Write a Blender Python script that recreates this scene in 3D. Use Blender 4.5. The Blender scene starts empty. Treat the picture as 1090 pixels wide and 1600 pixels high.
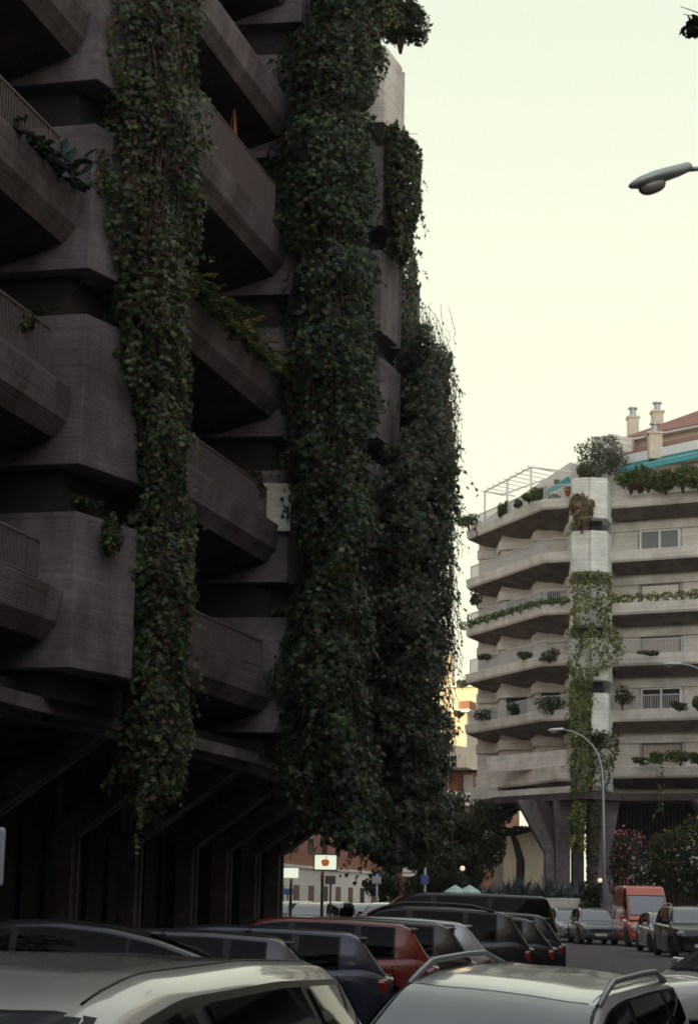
import bpy, math, random
import numpy as np
from math import sin, cos, pi, radians as R
from mathutils import Vector, Matrix, noise
random.seed(7); rng = np.random.default_rng(7)
S = bpy.context.scene
COL = S.collection

# ------------------------------------------------------------------ camera
FPX, HC = 3100.0, 1.75
PITCH = math.atan(603/FPX); ROLL = R(1.15)
cd = bpy.data.cameras.new('camera'); cam = bpy.data.objects.new('camera', cd); COL.objects.link(cam)
cd.sensor_fit = 'VERTICAL'; cd.sensor_height = 24.0; cd.lens = 24.0*FPX/1600
cd.clip_start = 0.1; cd.clip_end = 5000
Fw = Vector((0, cos(PITCH), sin(PITCH))); U0 = Vector((0, -sin(PITCH), cos(PITCH))); R0v = Vector((1, 0, 0))
Rt = R0v*cos(ROLL)+U0*sin(ROLL); Up = -R0v*sin(ROLL)+U0*cos(ROLL)
cam.matrix_world = Matrix(((Rt.x, Up.x, -Fw.x, 0), (Rt.y, Up.y, -Fw.y, 0), (Rt.z, Up.z, -Fw.z, HC), (0, 0, 0, 1)))
S.camera = cam
def ray(px, py): return Fw*FPX + Rt*(px-545) + Up*(800-py)
def atY(px, py, Y): d = ray(px, py); t = Y/d.y; return Vector((d.x*t, Y, HC+d.z*t))
def atZ(px, py, Z): d = ray(px, py); t = (Z-HC)/d.z; return Vector((d.x*t, d.y*t, Z))

# ------------------------------------------------------------------ light
SUN_EL, SUN_AZ = R(7.0), R(-62.0)        # azimuth measured from +Y towards +X: sun low on the left
sd = Vector((sin(SUN_AZ)*cos(SUN_EL), cos(SUN_AZ)*cos(SUN_EL), sin(SUN_EL)))
SUN_DIR = Vector((-0.82*cos(SUN_EL), -0.572*cos(SUN_EL), sin(SUN_EL)))
ld = bpy.data.lights.new('sun', 'SUN'); ld.energy = 5.0; ld.angle = R(0.5); ld.color = (1.0, 0.79, 0.42)
lo = bpy.data.objects.new('sun', ld); COL.objects.link(lo)
lo.rotation_euler = SUN_DIR.to_track_quat('Z', 'Y').to_euler()
W = bpy.data.worlds.new('World'); S.world = W; W.use_nodes = True
nt = W.node_tree; nt.nodes.clear()
out = nt.nodes.new('ShaderNodeOutputWorld'); bg = nt.nodes.new('ShaderNodeBackground')
sky = nt.nodes.new('ShaderNodeTexSky'); sky.sky_type = 'NISHITA'; sky.sun_disc = False
sky.sun_elevation = SUN_EL; sky.sun_rotation = math.atan2(SUN_DIR.x, SUN_DIR.y)
sky.dust_density = 4.0; sky.air_density = 1.2
tc = nt.nodes.new('ShaderNodeTexCoord'); sx = nt.nodes.new('ShaderNodeSeparateXYZ')
nt.links.new(tc.outputs['Generated'], sx.inputs[0])
rz = nt.nodes.new('ShaderNodeValToRGB'); e = rz.color_ramp.elements
e[0].position = 0.0; e[0].color = (1.25, 1.2, 0.90, 1); e[1].position = 0.9; e[1].color = (0.80, 0.88, 0.84, 1)
m = e.new(0.18); m.color = (1.12, 1.12, 0.88, 1); m = e.new(0.42); m.color = (0.90, 0.965, 0.80, 1)
nt.links.new(sx.outputs['Z'], rz.inputs[0])
ry = nt.nodes.new('ShaderNodeValToRGB'); e = ry.color_ramp.elements    # brightest behind the camera, raised to light walls facing it; sides dimmer
mr = nt.nodes.new('ShaderNodeMapRange'); mr.inputs['From Min'].default_value = -1
nt.links.new(sx.outputs['Y'], mr.inputs['Value'])
e[0].position = 0.0; e[0].color = (1.65, 1.55, 1.80, 1); e[1].position = 0.86; e[1].color = (.835, .835, .815, 1)
m = e.new(0.5); m.color = (.66, .63, .74, 1)
nt.links.new(mr.outputs[0], ry.inputs[0])
mul = nt.nodes.new('ShaderNodeMixRGB'); mul.blend_type = 'MULTIPLY'; mul.inputs[0].default_value = 1
nt.links.new(rz.outputs[0], mul.inputs[1]); nt.links.new(ry.outputs[0], mul.inputs[2])
sc = nt.nodes.new('ShaderNodeMixRGB'); sc.blend_type = 'MULTIPLY'; sc.inputs[0].default_value = 1; sc.inputs[2].default_value = (.06, .06, .06, 1)
nt.links.new(sky.outputs[0], sc.inputs[1])
mix = nt.nodes.new('ShaderNodeMixRGB'); mix.inputs[0].default_value = 0.96
nt.links.new(sc.outputs[0], mix.inputs[1]); nt.links.new(mul.outputs[0], mix.inputs[2])
nt.links.new(mix.outputs[0], bg.inputs[0]); bg.inputs[1].default_value = 1.0
nt.links.new(bg.outputs[0], out.inputs[0])
S.view_settings.view_transform = 'Standard'; S.view_settings.look = 'None'
S.view_settings.exposure = 0.3; S.view_settings.gamma = 1
S.cycles.filter_width = 1.8; S.cycles.max_bounces = 6; S.cycles.transparent_max_bounces = 8

# ------------------------------------------------------------------ materials
MATS = {}
def mat(name, col=(.5, .5, .5), rough=.7, metal=0, noise_amt=0.0, nscale=3.0, bump=0.0, bscale=20., spec=.5, coat=0, emis=None, estr=0, stretch=(1, 1, 1), col2=None, trans=0):
    if name in MATS: return MATS[name]
    M = bpy.data.materials.new(name); M.use_nodes = True; MATS[name] = M
    n = M.node_tree.nodes; l = M.node_tree.links; b = n['Principled BSDF']
    b.inputs['Base Color'].default_value = (*col, 1); b.inputs['Roughness'].default_value = rough
    b.inputs['Metallic'].default_value = metal; b.inputs['Specular IOR Level'].default_value = spec
    b.inputs['Coat Weight'].default_value = coat; b.inputs['Coat Roughness'].default_value = .04
    if trans: b.inputs['Transmission Weight'].default_value = trans
    if emis: b.inputs['Emission Color'].default_value = (*emis, 1); b.inputs['Emission Strength'].default_value = estr
    if noise_amt or bump:
        t = n.new('ShaderNodeTexCoord'); mp = n.new('ShaderNodeMapping'); mp.inputs['Scale'].default_value = stretch
        l.new(t.outputs['Object'], mp.inputs[0])
    if noise_amt:
        nz = n.new('ShaderNodeTexNoise'); nz.inputs['Scale'].default_value = nscale; nz.inputs['Detail'].default_value = 6; nz.inputs['Roughness'].default_value = .65
        l.new(mp.outputs[0], nz.inputs['Vector'])
        cr = n.new('ShaderNodeValToRGB'); l.new(nz.outputs[0], cr.inputs[0])
        c2 = col2 or tuple(c*(1-noise_amt) for c in col)
        cr.color_ramp.elements[0].position = .32; cr.color_ramp.elements[0].color = (*c2, 1)
        cr.color_ramp.elements[1].position = .68; cr.color_ramp.elements[1].color = (*[min(1, c*(1+noise_amt*.5)) for c in col], 1)
        l.new(cr.outputs[0], b.inputs['Base Color'])
    if bump:
        nb = n.new('ShaderNodeTexNoise'); nb.inputs['Scale'].default_value = bscale; nb.inputs['Detail'].default_value = 4
        l.new(mp.outputs[0], nb.inputs['Vector'])
        bp = n.new('ShaderNodeBump'); bp.inputs['Strength'].default_value = bump; bp.inputs['Distance'].default_value = .03
        l.new(nb.outputs[0], bp.inputs['Height']); l.new(bp.outputs[0], b.inputs['Normal'])
    return M

def concrete(name, col, dirt=.45, board=9.0, horiz=True, blotch=.55):
    """board-marked concrete: narrow board courses, rain streaks, blotches"""
    M = bpy.data.materials.new(name); M.use_nodes = True; MATS[name] = M
    n = M.node_tree.nodes; l = M.node_tree.links; b = n['Principled BSDF']; b.inputs['Roughness'].default_value = .85; b.inputs['Specular IOR Level'].default_value = .25
    t = n.new('ShaderNodeTexCoord')
    def nz(scale, st, det=5):
        mp = n.new('ShaderNodeMapping'); mp.inputs['Scale'].default_value = st; l.new(t.outputs['Object'], mp.inputs[0])
        a = n.new('ShaderNodeTexNoise'); a.inputs['Scale'].default_value = scale; a.inputs['Detail'].default_value = det; a.inputs['Roughness'].default_value = .6
        l.new(mp.outputs[0], a.inputs['Vector']); return a
    def ramp(src, p0, c0, p1, c1):
        cr = n.new('ShaderNodeValToRGB'); l.new(src, cr.inputs[0]); E = cr.color_ramp.elements
        E[0].position = p0; E[0].color = (*c0, 1); E[1].position = p1; E[1].color = (*c1, 1); return cr
    def mx(a, bb, f=1.0):
        q = n.new('ShaderNodeMixRGB'); q.blend_type = 'MULTIPLY'; q.inputs[0].default_value = f
        l.new(a, q.inputs[1]); l.new(bb, q.inputs[2]); return q.outputs[0]
    base = ramp(nz(.9, (1, 1, 1), 8).outputs[0], .34, tuple(c*blotch for c in col), .66, tuple(min(1, c*1.18) for c in col))
    boards = ramp(nz(1.0, (.25, .25, board) if horiz else (board, board, .25), 3).outputs[0], .35, (.84, .84, .84), .62, (1, 1, 1))
    streak = ramp(nz(.8, (1.3, 1.3, .35), 8).outputs[0], .30, (1-dirt, 1-dirt, 1-dirt*1.05), .66, (1, 1, 1))
    fine = ramp(nz(14, (1, 1, 1), 4).outputs[0], .3, (.8, .8, .8), .65, (1.0, 1.0, 1.0))
    c = mx(mx(mx(base.outputs[0], boards.outputs[0]), streak.outputs[0]), fine.outputs[0])
    l.new(c, b.inputs['Base Color'])
    nb = nz(1.0, (.4, .4, board*2) if horiz else (board*2, board*2, .4), 3)
    bp = n.new('ShaderNodeBump'); bp.inputs['Strength'].default_value = .5; bp.inputs['Distance'].default_value = .03
    l.new(nb.outputs[0], bp.inputs['Height']); l.new(bp.outputs[0], b.inputs['Normal'])
    return M

concrete('concrete', (.27, .235, .255), dirt=.55)
concrete('concrete_soffit_low', (.07, .055, .05), dirt=.5)  # darker copy for left balcony undersides, their shade put into the colour
concrete('concrete_pale', (.80, .77, .69), dirt=.16, blotch=.86)
concrete('concrete_light', (.80, .82, .74), dirt=.12, blotch=.85)
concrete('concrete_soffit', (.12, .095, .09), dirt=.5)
concrete('soffit_shade', (.23, .185, .16), dirt=.4)  # darker copy for right balcony undersides, shade painted in
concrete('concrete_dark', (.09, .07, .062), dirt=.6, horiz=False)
mat('recess', (.03, .025, .024), .9, noise_amt=.4, nscale=2)  # shade between the pier boxes put into the shaft colour
mat('dark_interior', (.012, .012, .014), .6)
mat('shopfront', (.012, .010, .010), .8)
mat('glass_dark', (.02, .024, .028), .06, spec=.8)
mat('glass_room', (.20, .23, .23), .12, spec=.8)
mat('rail_metal', (.16, .13, .13), .5, .3)
mat('rail_pale', (.5, .5, .48), .5)
mat('white_paint', (.72, .74, .70), .5)
mat('galv', (.36, .40, .42), .4, .6)
mat('lamp_body', (.42, .48, .47), .4, .3)
mat('lamp_glass', (.35, .33, .30), .15, spec=.7)
mat('asphalt', (.075, .065, .068), .85, noise_amt=.35, nscale=2.0, bump=.3, bscale=60)
mat('pavement', (.2, .18, .17), .9, noise_amt=.3, nscale=1.0, bump=.2)
mat('render_cream', (.62, .55, .42), .85, noise_amt=.15, nscale=.6)
mat('render_tan', (.40, .34, .25), .85, noise_amt=.2, nscale=.8)
mat('render_white', (.70, .67, .60), .85, noise_amt=.12, nscale=.6)
mat('roof_tile', (.30, .15, .11), .85, noise_amt=.5, nscale=6, bump=.9, bscale=8, stretch=(1, 4, 1))
mat('awning', (.03, .26, .27), .8, noise_amt=.15, nscale=1)
mat('awning_stripe', (.45, .55, .52), .8)
mat('brick', (.30, .13, .08), .85, noise_amt=.35, nscale=3, bump=.4, bscale=25)
mat('bark', (.06, .045, .035), .9, noise_amt=.4, nscale=8, bump=.8, bscale=20)
mat('stem', (.075, .045, .035), .9, noise_amt=.4, nscale=8)
mat('terracotta', (.45, .12, .06), .8)
mat('shutter', (.42, .36, .30), .7, noise_amt=.2, nscale=1, bump=.6, bscale=2, stretch=(.1, .1, 20))
mat('shutter_brown', (.14, .09, .06), .7)
mat('window_frame', (.75, .77, .74), .45)
mat('black_rubber', (.006, .006, .007), .4, spec=.25)
mat('tyre', (.02, .02, .021), .8)
mat('rim', (.35, .36, .38), .35, .8)
mat('chrome', (.6, .62, .62), .2, .9)
mat('plate', (.7, .7, .68), .5)
mat('auto_glass', (.002, .0025, .004), .04, spec=.08)
mat('windscreen', (.09, .10, .11), .03, spec=1.0, coat=1.0)  # base colour raised to imitate sky reflected in the glass
mat('headlamp', (.45, .48, .5), .08, .2, coat=1)
mat('taillamp', (.20, .012, .006), .2, coat=.6)
mat('orange_lamp', (.55, .13, .02), .2, coat=1)
mat('black_plastic', (.02, .02, .022), .45)
mat('sign_light', (.9, .95, .8), .5, emis=(.86, .95, .74), estr=.75)
mat('sign_orange', (.85, .22, .04), .5, emis=(.75, .2, .05), estr=.35)
mat('sign_red', (.55, .06, .04), .5)
mat('sign_blue', (.08, .13, .4), .5)
mat('sign_grey', (.45, .47, .52), .5)
mat('lamp_globe', (.9, .8, .6), .4, emis=(1.0, .8, .5), estr=.55)
mat('parasol_cloth', (.42, .58, .50), .8)
mat('flag_cloth', (.5, .12, .05), .8)
mat('flag_yellow', (.65, .4, .05), .8)
def paint(name, col, metal=.0, rough=.3):
    return mat('paint_'+name, col, rough, metal, coat=.5 if sum(col) < .2 else 1, noise_amt=.08, nscale=1.2)

def leaf_mat(name, tr=.35, rough=.45, spec=.4):
    M = bpy.data.materials.new(name); M.use_nodes = True; MATS[name] = M
    n = M.node_tree.nodes; l = M.node_tree.links; b = n['Principled BSDF']; o = n['Material Output']
    a = n.new('ShaderNodeAttribute'); a.attribute_name = 'Col'
    l.new(a.outputs['Color'], b.inputs['Base Color']); b.inputs['Roughness'].default_value = rough; b.inputs['Specular IOR Level'].default_value = spec
    t = n.new('ShaderNodeBsdfTranslucent'); l.new(a.outputs['Color'], t.inputs[0])
    mxs = n.new('ShaderNodeMixShader'); mxs.inputs[0].default_value = tr
    l.new(b.outputs[0], mxs.inputs[1]); l.new(t.outputs[0], mxs.inputs[2]); l.new(mxs.outputs[0], o.inputs[0])
    return M
leaf_mat('leaf'); leaf_mat('leaf_matt', .3, .6, .25)

# ------------------------------------------------------------------ object helpers
def tag(o, label=None, cat=None, group=None, kind=None):
    if label: o['label'] = label
    if cat: o['category'] = cat
    if group: o['group'] = group
    if kind: o['kind'] = kind
    return o
def empty(name, loc=(0, 0, 0), rz=0, label=None, cat=None, group=None, rx=0, ry=0):
    o = bpy.data.objects.new(name, None); COL.objects.link(o); o.location = loc; o.rotation_euler = (rx, ry, rz); o.empty_display_size = .3
    return tag(o, label, cat, group)
class MB:
    def __init__(s): s.v = []; s.f = []; s.mi = []
    def add(s, vs, fs, mi=0):
        b = len(s.v); s.v += [tuple(p) for p in vs]; s.f += [tuple(b+i for i in f) for f in fs]; s.mi += [mi]*len(fs); return s
    def box(s, c, d, ax=None, mi=0):
        X, Y, Z = ax or (Vector((1, 0, 0)), Vector((0, 1, 0)), Vector((0, 0, 1)))
        c = Vector(c); vs = [c+X*(i*d[0]/2)+Y*(j*d[1]/2)+Z*(k*d[2]/2) for i in (-1, 1) for j in (-1, 1) for k in (-1, 1)]
        return s.add(vs, [(0, 1, 3, 2), (4, 6, 7, 5), (0, 4, 5, 1), (2, 3, 7, 6), (0, 2, 6, 4), (1, 5, 7, 3)], mi)
    def prism(s, poly, z0, z1, mi=0):      # plan polygon -> vertical prism
        n = len(poly); vs = [(p[0], p[1], z0) for p in poly]+[(p[0], p[1], z1) for p in poly]
        fs = [tuple(range(n-1, -1, -1)), tuple(range(n, 2*n))]+[(i, (i+1) % n, n+(i+1) % n, n+i) for i in range(n)]
        return s.add(vs, fs, mi)
    def sweep(s, rings, closed=True, caps=True, mi=0):
        n = len(rings[0]); vs = [p for r in rings for p in r]; fs = []
        for k in range(len(rings)-1):
            for i in range(n if closed else n-1):
                j = (i+1) % n; fs.append((k*n+i, k*n+j, (k+1)*n+j, (k+1)*n+i))
        if caps and closed: fs += [tuple(range(n-1, -1, -1)), tuple((len(rings)-1)*n+i for i in range(n))]
        return s.add(vs, fs, mi)
    def tube(s, pts, r, n=8, mi=0):
        pts = [Vector(p) for p in pts]; rs = r if isinstance(r, (list, tuple)) else [r]*len(pts); rings = []
        up = Vector((0, 0, 1))
        for i, p in enumerate(pts):
            d = (pts[min(i+1, len(pts)-1)]-pts[max(i-1, 0)]).normalized()
            a = d.cross(up if abs(d.z) < .95 else Vector((1, 0, 0))).normalized(); b = d.cross(a)
            rings.append([p+(a*cos(2*pi*k/n)+b*sin(2*pi*k/n))*rs[i] for k in range(n)])
        return s.sweep(rings, mi=mi)
    def lathe(s, prof, c=(0, 0, 0), n=16, axis='z', mi=0):
        rings = []
        for r, h in prof:
            ring = []
            for k in range(n):
                a = 2*pi*k/n; u, v = r*cos(a), r*sin(a)
                ring.append((c[0]+u, c[1]+v, c[2]+h) if axis == 'z' else (c[0]+u, c[1]+h, c[2]+v))
            rings.append(ring)
        return s.sweep(rings, mi=mi)
    def build(s, name, m, parent=None, smooth=False, local=False, bevel=0):
        me = bpy.data.meshes.new(name)
        if parent is not None and not local:
            inv = world(parent).inverted(); vs = [tuple(inv @ Vector(p)) for p in s.v]
        else: vs = s.v
        me.from_pydata(vs, [], s.f)
        for mm in (m if isinstance(m, (list, tuple)) else [m]): me.materials.append(MATS[mm] if isinstance(mm, str) else mm)
        if any(s.mi): me.polygons.foreach_set('material_index', s.mi)
        if smooth: me.polygons.foreach_set('use_smooth', [True]*len(me.polygons))
        me.update()
        o = bpy.data.objects.new(name, me); COL.objects.link(o)
        if parent is not None: o.parent = parent
        if bevel:
            bm = o.modifiers.new('bevel', 'BEVEL'); bm.width = bevel; bm.segments = 2; bm.limit_method = 'ANGLE'; bm.angle_limit = R(35)
        return o
def world(o):
    mloc = Matrix.Translation(o.location) @ o.rotation_euler.to_matrix().to_4x4()
    return world(o.parent) @ mloc if o.parent else mloc

# ---------------- leaves
def leaf_colors(n, pal, w=None):
    pal = np.array(pal); i = rng.choice(len(pal), n, p=w)
    c = pal[i]*rng.uniform(.7, 1.3, (n, 1))*rng.uniform(.92, 1.08, (n, 3)); return np.clip(c, 0, 1)
SHAPES = {   # leaf outlines in leaf plane (u across, v along), as fans around vertex 0
 'ivy': np.array([(0, 0, 0), (0, -.12, .0), (.42, -.22, -.08), (.26, .10, -.02), (.46, .32, -.1), (.14, .34, -.0), (0, .72, -.1), (-.14, .34, 0), (-.46, .32, -.1), (-.26, .10, -.02), (-.42, -.22, -.08)]),
 'kite': np.array([(0, 0, .04), (0, -.45, -.05), (.3, -.05, -.06), (0, .55, -.08), (-.3, -.05, -.06)]),
 'blade': np.array([(0, -.5, 0), (.06, -.1, .02), (0.03, .3, -.02), (0, .62, -.12), (-.03, .3, -.02), (-.06, -.1, .02)]),
}
def leaves(name, P, N, size, cols, shape='kite', m='leaf', parent=None, droop=.6, jit=.6, size_var=.35):
    P = np.asarray(P, float); N = np.asarray(N, float); n = len(P)
    if n == 0: return None
    N = N+rng.normal(0, jit, (n, 3)); N /= np.linalg.norm(N, axis=1, keepdims=True)+1e-9
    V = np.tile([[0, 0, -1.]], (n, 1))*droop+rng.normal(0, .5, (n, 3)); V -= (V*N).sum(1, keepdims=True)*N
    V /= np.linalg.norm(V, axis=1, keepdims=True)+1e-9; Uu = np.cross(V, N)
    sz = size*rng.uniform(1-size_var, 1+size_var, n) if np.isscalar(size) else size
    sh = SHAPES[shape]; k = len(sh)
    vs = P[:, None, :]+sz[:, None, None]*(sh[None, :, 0:1]*Uu[:, None, :]+sh[None, :, 1:2]*V[:, None, :]+sh[None, :, 2:3]*N[:, None, :])
    vs = vs.reshape(-1, 3)
    if parent is not None:
        inv = np.array(world(parent).inverted()); vs = vs @ inv[:3, :3].T+inv[:3, 3]
    if shape == 'ivy': fl = [(0, i, i+1) for i in range(1, k-1)]+[(0, k-1, 1)]
    elif shape == 'kite': fl = [(0, 1, 2), (0, 2, 3), (0, 3, 4), (0, 4, 1)]
    else: fl = [(0, 1, 5), (1, 2, 4, ), (1, 4, 5), (2, 3, 4)]
    fl = np.array(fl); fc = (fl[None]+(np.arange(n)*k)[:, None, None]).reshape(-1, 3)
    me = bpy.data.meshes.new(name); me.vertices.add(n*k); me.vertices.foreach_set('co', vs.ravel().astype(np.float32))
    me.loops.add(fc.size); me.loops.foreach_set('vertex_index', fc.ravel().astype(np.int32))
    me.polygons.add(len(fc)); me.polygons.foreach_set('loop_start', np.arange(0, fc.size, 3).astype(np.int32)); me.polygons.foreach_set('loop_total', np.full(len(fc), 3, np.int32))
    ca = me.color_attributes.new('Col', 'FLOAT_COLOR', 'POINT')
    cc = np.ones((n, k, 4)); cc[:, :, :3] = cols[:, None, :]; ca.data.foreach_set('color', cc.ravel().astype(np.float32))
    me.materials.append(MATS[m]); me.update(); me.validate()
    o = bpy.data.objects.new(name, me); COL.objects.link(o)
    if parent is not None: o.parent = parent
    return o
G_IVY = [(.030, .05, .028), (.052, .088, .034), (.036, .07, .05), (.11, .15, .04), (.12, .065, .04)]
G_OLIVE = [(.05, .07, .02), (.03, .05, .015), (.08, .10, .03), (.11, .12, .04)]
G_BRIGHT = [(.10, .14, .03), (.07, .11, .025), (.15, .18, .05), (.05, .08, .02)]
G_DARK = [(.018, .03, .014), (.028, .042, .016), (.04, .05, .02)]
G_BLUE = [(.04, .06, .065), (.06, .08, .085), (.03, .045, .045)]

def ivy_mass(label, ctrl, leaf=.11, n=20000, pal=G_IVY, w=None, ry=.9, shape='ivy', core=True, group=None, name='ivy', spread=.35, cat='ivy', back=.5, smooth_noise=1.25, fuzz=.22):
    """ctrl: rows of (py, left px, right px, Y, density); a hanging mass of foliage built round that axis with real depth"""
    ctrl = sorted(ctrl, key=lambda c: -c[0])
    rows = [(0.5*(atY(c[1], c[0], c[3])+atY(c[2], c[0], c[3])), .5*(atY(c[2], c[0], c[3])-atY(c[1], c[0], c[3])).length, c[4] if len(c) > 4 else 1.) for c in ctrl]
    zs = np.array([r[0].z for r in rows]); xs = np.array([r[0].x for r in rows]); ys = np.array([r[0].y for r in rows])
    rx = np.array([r[1] for r in rows]); dn = np.array([r[2] for r in rows])
    root = empty(name, (xs[0], ys[0], zs[0]), label=label, cat=cat, group=group)
    cnt = 0; PP = []; NN = []
    zt = rng.uniform(zs[0], zs[-1], n*3); th = rng.uniform(0, 2*pi, n*3)
    Xc = np.interp(zt, zs, xs); Yc = np.interp(zt, zs, ys); rr = np.interp(zt, zs, rx); dd = np.interp(zt, zs, dn)
    keep = np.where(np.sin(th) > .15, rng.random(n*3) < back, True)     # far side gets fewer leaves
    dep = 1.1-np.abs(rng.normal(0, spread*.4, n*3))
    nzv = np.array([noise.noise(Vector((x*.9+cos(t)*1.3, sin(t)*1.3+y*.3, z*.9))) for x, y, z, t in zip(Xc, Yc, zt, th)])
    nz2 = np.array([noise.noise(Vector((cos(t)*3.1+x, sin(t)*3.1, z*2.6+9))) for x, z, t in zip(Xc, zt, th)])
    f = dep*(1+smooth_noise*.28*nzv+fuzz*nz2)*(1+np.maximum(0, rng.normal(0, .05, n*3)))
    ok = keep & (rng.random(n*3) < np.clip(dd*1.05+nz2*.9+nzv*.55, 0, 1))
    idx = np.nonzero(ok)[0][:n]
    P = np.stack([Xc+rr*np.cos(th)*f, Yc+ry*np.sin(th)*f, zt+rng.normal(0, .05, n*3)], 1)[idx]
    Nn = np.stack([np.cos(th), np.sin(th), 0.35+0*th], 1)[idx]
    cols = leaf_colors(len(idx), pal, w)
    # loose shoots that leave the mass and hang outwards
    ns = max(2, n//170); ji = rng.choice(len(idx), ns); EP = []; EN = []
    for q in ji:
        p = P[q].copy(); d = np.array([Nn[q][0]*.7, Nn[q][1]*.7, rng.uniform(-.6, .5)])
        for _ in range(int(rng.integers(5, 12))):
            p = p+d*leaf*rng.uniform(.5, .8); d = d*.9+np.array([0, 0, -.16])+rng.normal(0, .12, 3); EP.append(p.copy()+rng.normal(0, .02, 3)); EN.append(Nn[q])
    P = np.concatenate([P, np.array(EP)]); Nn = np.concatenate([Nn, np.array(EN)])
    ec = leaf_colors(len(EP), pal[:2] if len(pal) > 2 else pal)*1.25; nzx = np.concatenate([nzv[idx], np.zeros(len(EP))]); cols = np.concatenate([cols, ec])
    tint = (1+.7*nzx)[:, None]; cols = np.clip(cols*tint, 0, 1)
    leaves('foliage', P, Nn, leaf, cols, shape, 'leaf', root)
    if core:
        b = MB(); nr = max(8, int((zs[-1]-zs[0])/.35)); k = 14; rings = []  # added dark filler that stops sky showing through the leaves
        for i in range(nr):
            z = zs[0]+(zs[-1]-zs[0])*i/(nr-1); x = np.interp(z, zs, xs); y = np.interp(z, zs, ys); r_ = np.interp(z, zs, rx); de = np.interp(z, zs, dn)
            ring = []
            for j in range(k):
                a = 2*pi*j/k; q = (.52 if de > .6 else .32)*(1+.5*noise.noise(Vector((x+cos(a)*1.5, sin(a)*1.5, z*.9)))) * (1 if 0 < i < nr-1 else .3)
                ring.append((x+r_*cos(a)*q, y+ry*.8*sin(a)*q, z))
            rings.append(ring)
        b.sweep(rings); b.build('dark_core', 'dark_core', root, smooth=True)
        b = MB()
        for j in range(26):
            a = rng.uniform(pi, 2*pi); pts = []; z = zs[-1]-rng.uniform(0, 2)
            while z > zs[0]+.3:
                x = np.interp(z, zs, xs); y = np.interp(z, zs, ys); r_ = np.interp(z, zs, rx)
                a += rng.normal(0, .09); pts.append((x+r_*cos(a)*.86, y+ry*sin(a)*.86, z)); z -= .6
            if len(pts) > 2: b.tube(pts, .016, 4)
        b.build('vine_stems', 'stem', root, smooth=True)
    return root
mat('dark_core', (.012, .014, .008), .95, noise_amt=.5, nscale=6, bump=1, bscale=12)

def blob_leaves(name, blobs, n, size, pal, shape='kite', m='leaf_matt', parent=None, flower=None, gap=.0, droop=.4):
    """blobs: (x,y,z,rx,ry,rz); leaves fill shells of the blobs"""
    vol = np.array([b[3]*b[4]+b[4]*b[5]+b[3]*b[5] for b in blobs]); bi = rng.choice(len(blobs), n, p=vol/vol.sum())
    B = np.array(blobs)[bi]; D = rng.normal(0, 1, (n, 3)); D /= np.linalg.norm(D, axis=1, keepdims=True)
    f = 1-np.abs(rng.normal(0, .22, n)); P0 = B[:, :3]+D*B[:, 3:]*f[:, None]
    nzv = np.array([noise.noise(Vector(p)*(1.6/max(.5, blobs[0][3]))) for p in P0])
    P = P0+D*(nzv[:, None]*.25*B[:, 3:])
    ok = nzv > -.45+gap; P = P[ok]; D = D[ok]; cols = leaf_colors(len(P), pal)*(1+.7*nzv[ok])[:, None]
    if flower is not None:
        q = (rng.random(len(P)) < flower[1]) & (nzv[ok] > -.05); cols[q] = np.array(flower[0])*rng.uniform(.8, 1.2, (q.sum(), 1))
    return leaves(name, P, D, size, np.clip(cols, 0, 1), shape, m, parent, droop=droop)
def shrub(name, label, c, r, n=1200, size=.12, pal=G_OLIVE, cat='plant', group=None, sub=5, flower=None, shape='kite', stem=True, gap=0.):
    c = Vector(c); r = Vector(r); root = empty(name, (c.x, c.y, c.z-r.z), label=label, cat=cat, group=group)
    bl = [(c.x, c.y, c.z, r.x*.72, r.y*.72, r.z*.72)]
    for i in range(sub):
        a = rng.uniform(0, 2*pi); q = rng.uniform(.35, .6)
        bl.append((c.x+cos(a)*r.x*.5, c.y+sin(a)*r.y*.5, c.z+rng.uniform(-.45, .55)*r.z, r.x*q, r.y*q, r.z*q))
    blob_leaves('foliage', bl, n, size, pal, shape, parent=root, flower=flower, gap=gap)
    if stem:
        b = MB()
        for i in range(5):
            a = rng.uniform(0, 2*pi); b.tube([(c.x, c.y, c.z-r.z), (c.x+cos(a)*r.x*.25, c.y+sin(a)*r.y*.25, c.z-.2*r.z), (c.x+cos(a)*r.x*.5, c.y+sin(a)*r.y*.5, c.z+.4*r.z)], [.05*r.x, .03*r.x, .008*r.x], 5)
        b.build('stems', 'stem', root, smooth=True)
    return root
def tree(label, base, h, cr, n, size, pal, name='tree', trunk_r=.15, lean=(0, 0), crown_from=.35, cat='tree', group=None, gap=.05, sub=16):
    base = Vector(base); root = empty(name, base, label=label, cat=cat, group=group)
    top = base+Vector((lean[0], lean[1], h)); b = MB()
    mid = base+Vector((lean[0]*.3, lean[1]*.3, h*crown_from)); b.tube([base, base.lerp(mid, .5)+Vector((.05, 0, 0)), mid, mid.lerp(top, .5), top-Vector((0, 0, cr*.4))], [trunk_r*1.25, trunk_r, trunk_r*.85, trunk_r*.5, trunk_r*.15], 9)
    cz = h*crown_from; bl = []
    for i in range(sub):
        u = rng.uniform(0, 1); a = rng.uniform(0, 2*pi); rad = cr*math.sqrt(max(.05, 1-(2*u-1)**2*.8))*rng.uniform(.35, .75)
        p = mid.lerp(top, u)+Vector((cos(a)*rad, sin(a)*rad, 0)); q = cr*rng.uniform(.26, .44)
        bl.append((p.x, p.y, p.z, q, q, q*.75)); b.tube([mid.lerp(top, max(0, u-.25)), mid.lerp(top, u*.9).lerp(p, .6), p], [trunk_r*.4, trunk_r*.25, trunk_r*.06], 5)
    b.build('trunk', 'bark', root, smooth=True)
    blob_leaves('crown', bl, n, size, pal, parent=root, gap=gap)
    return root

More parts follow.
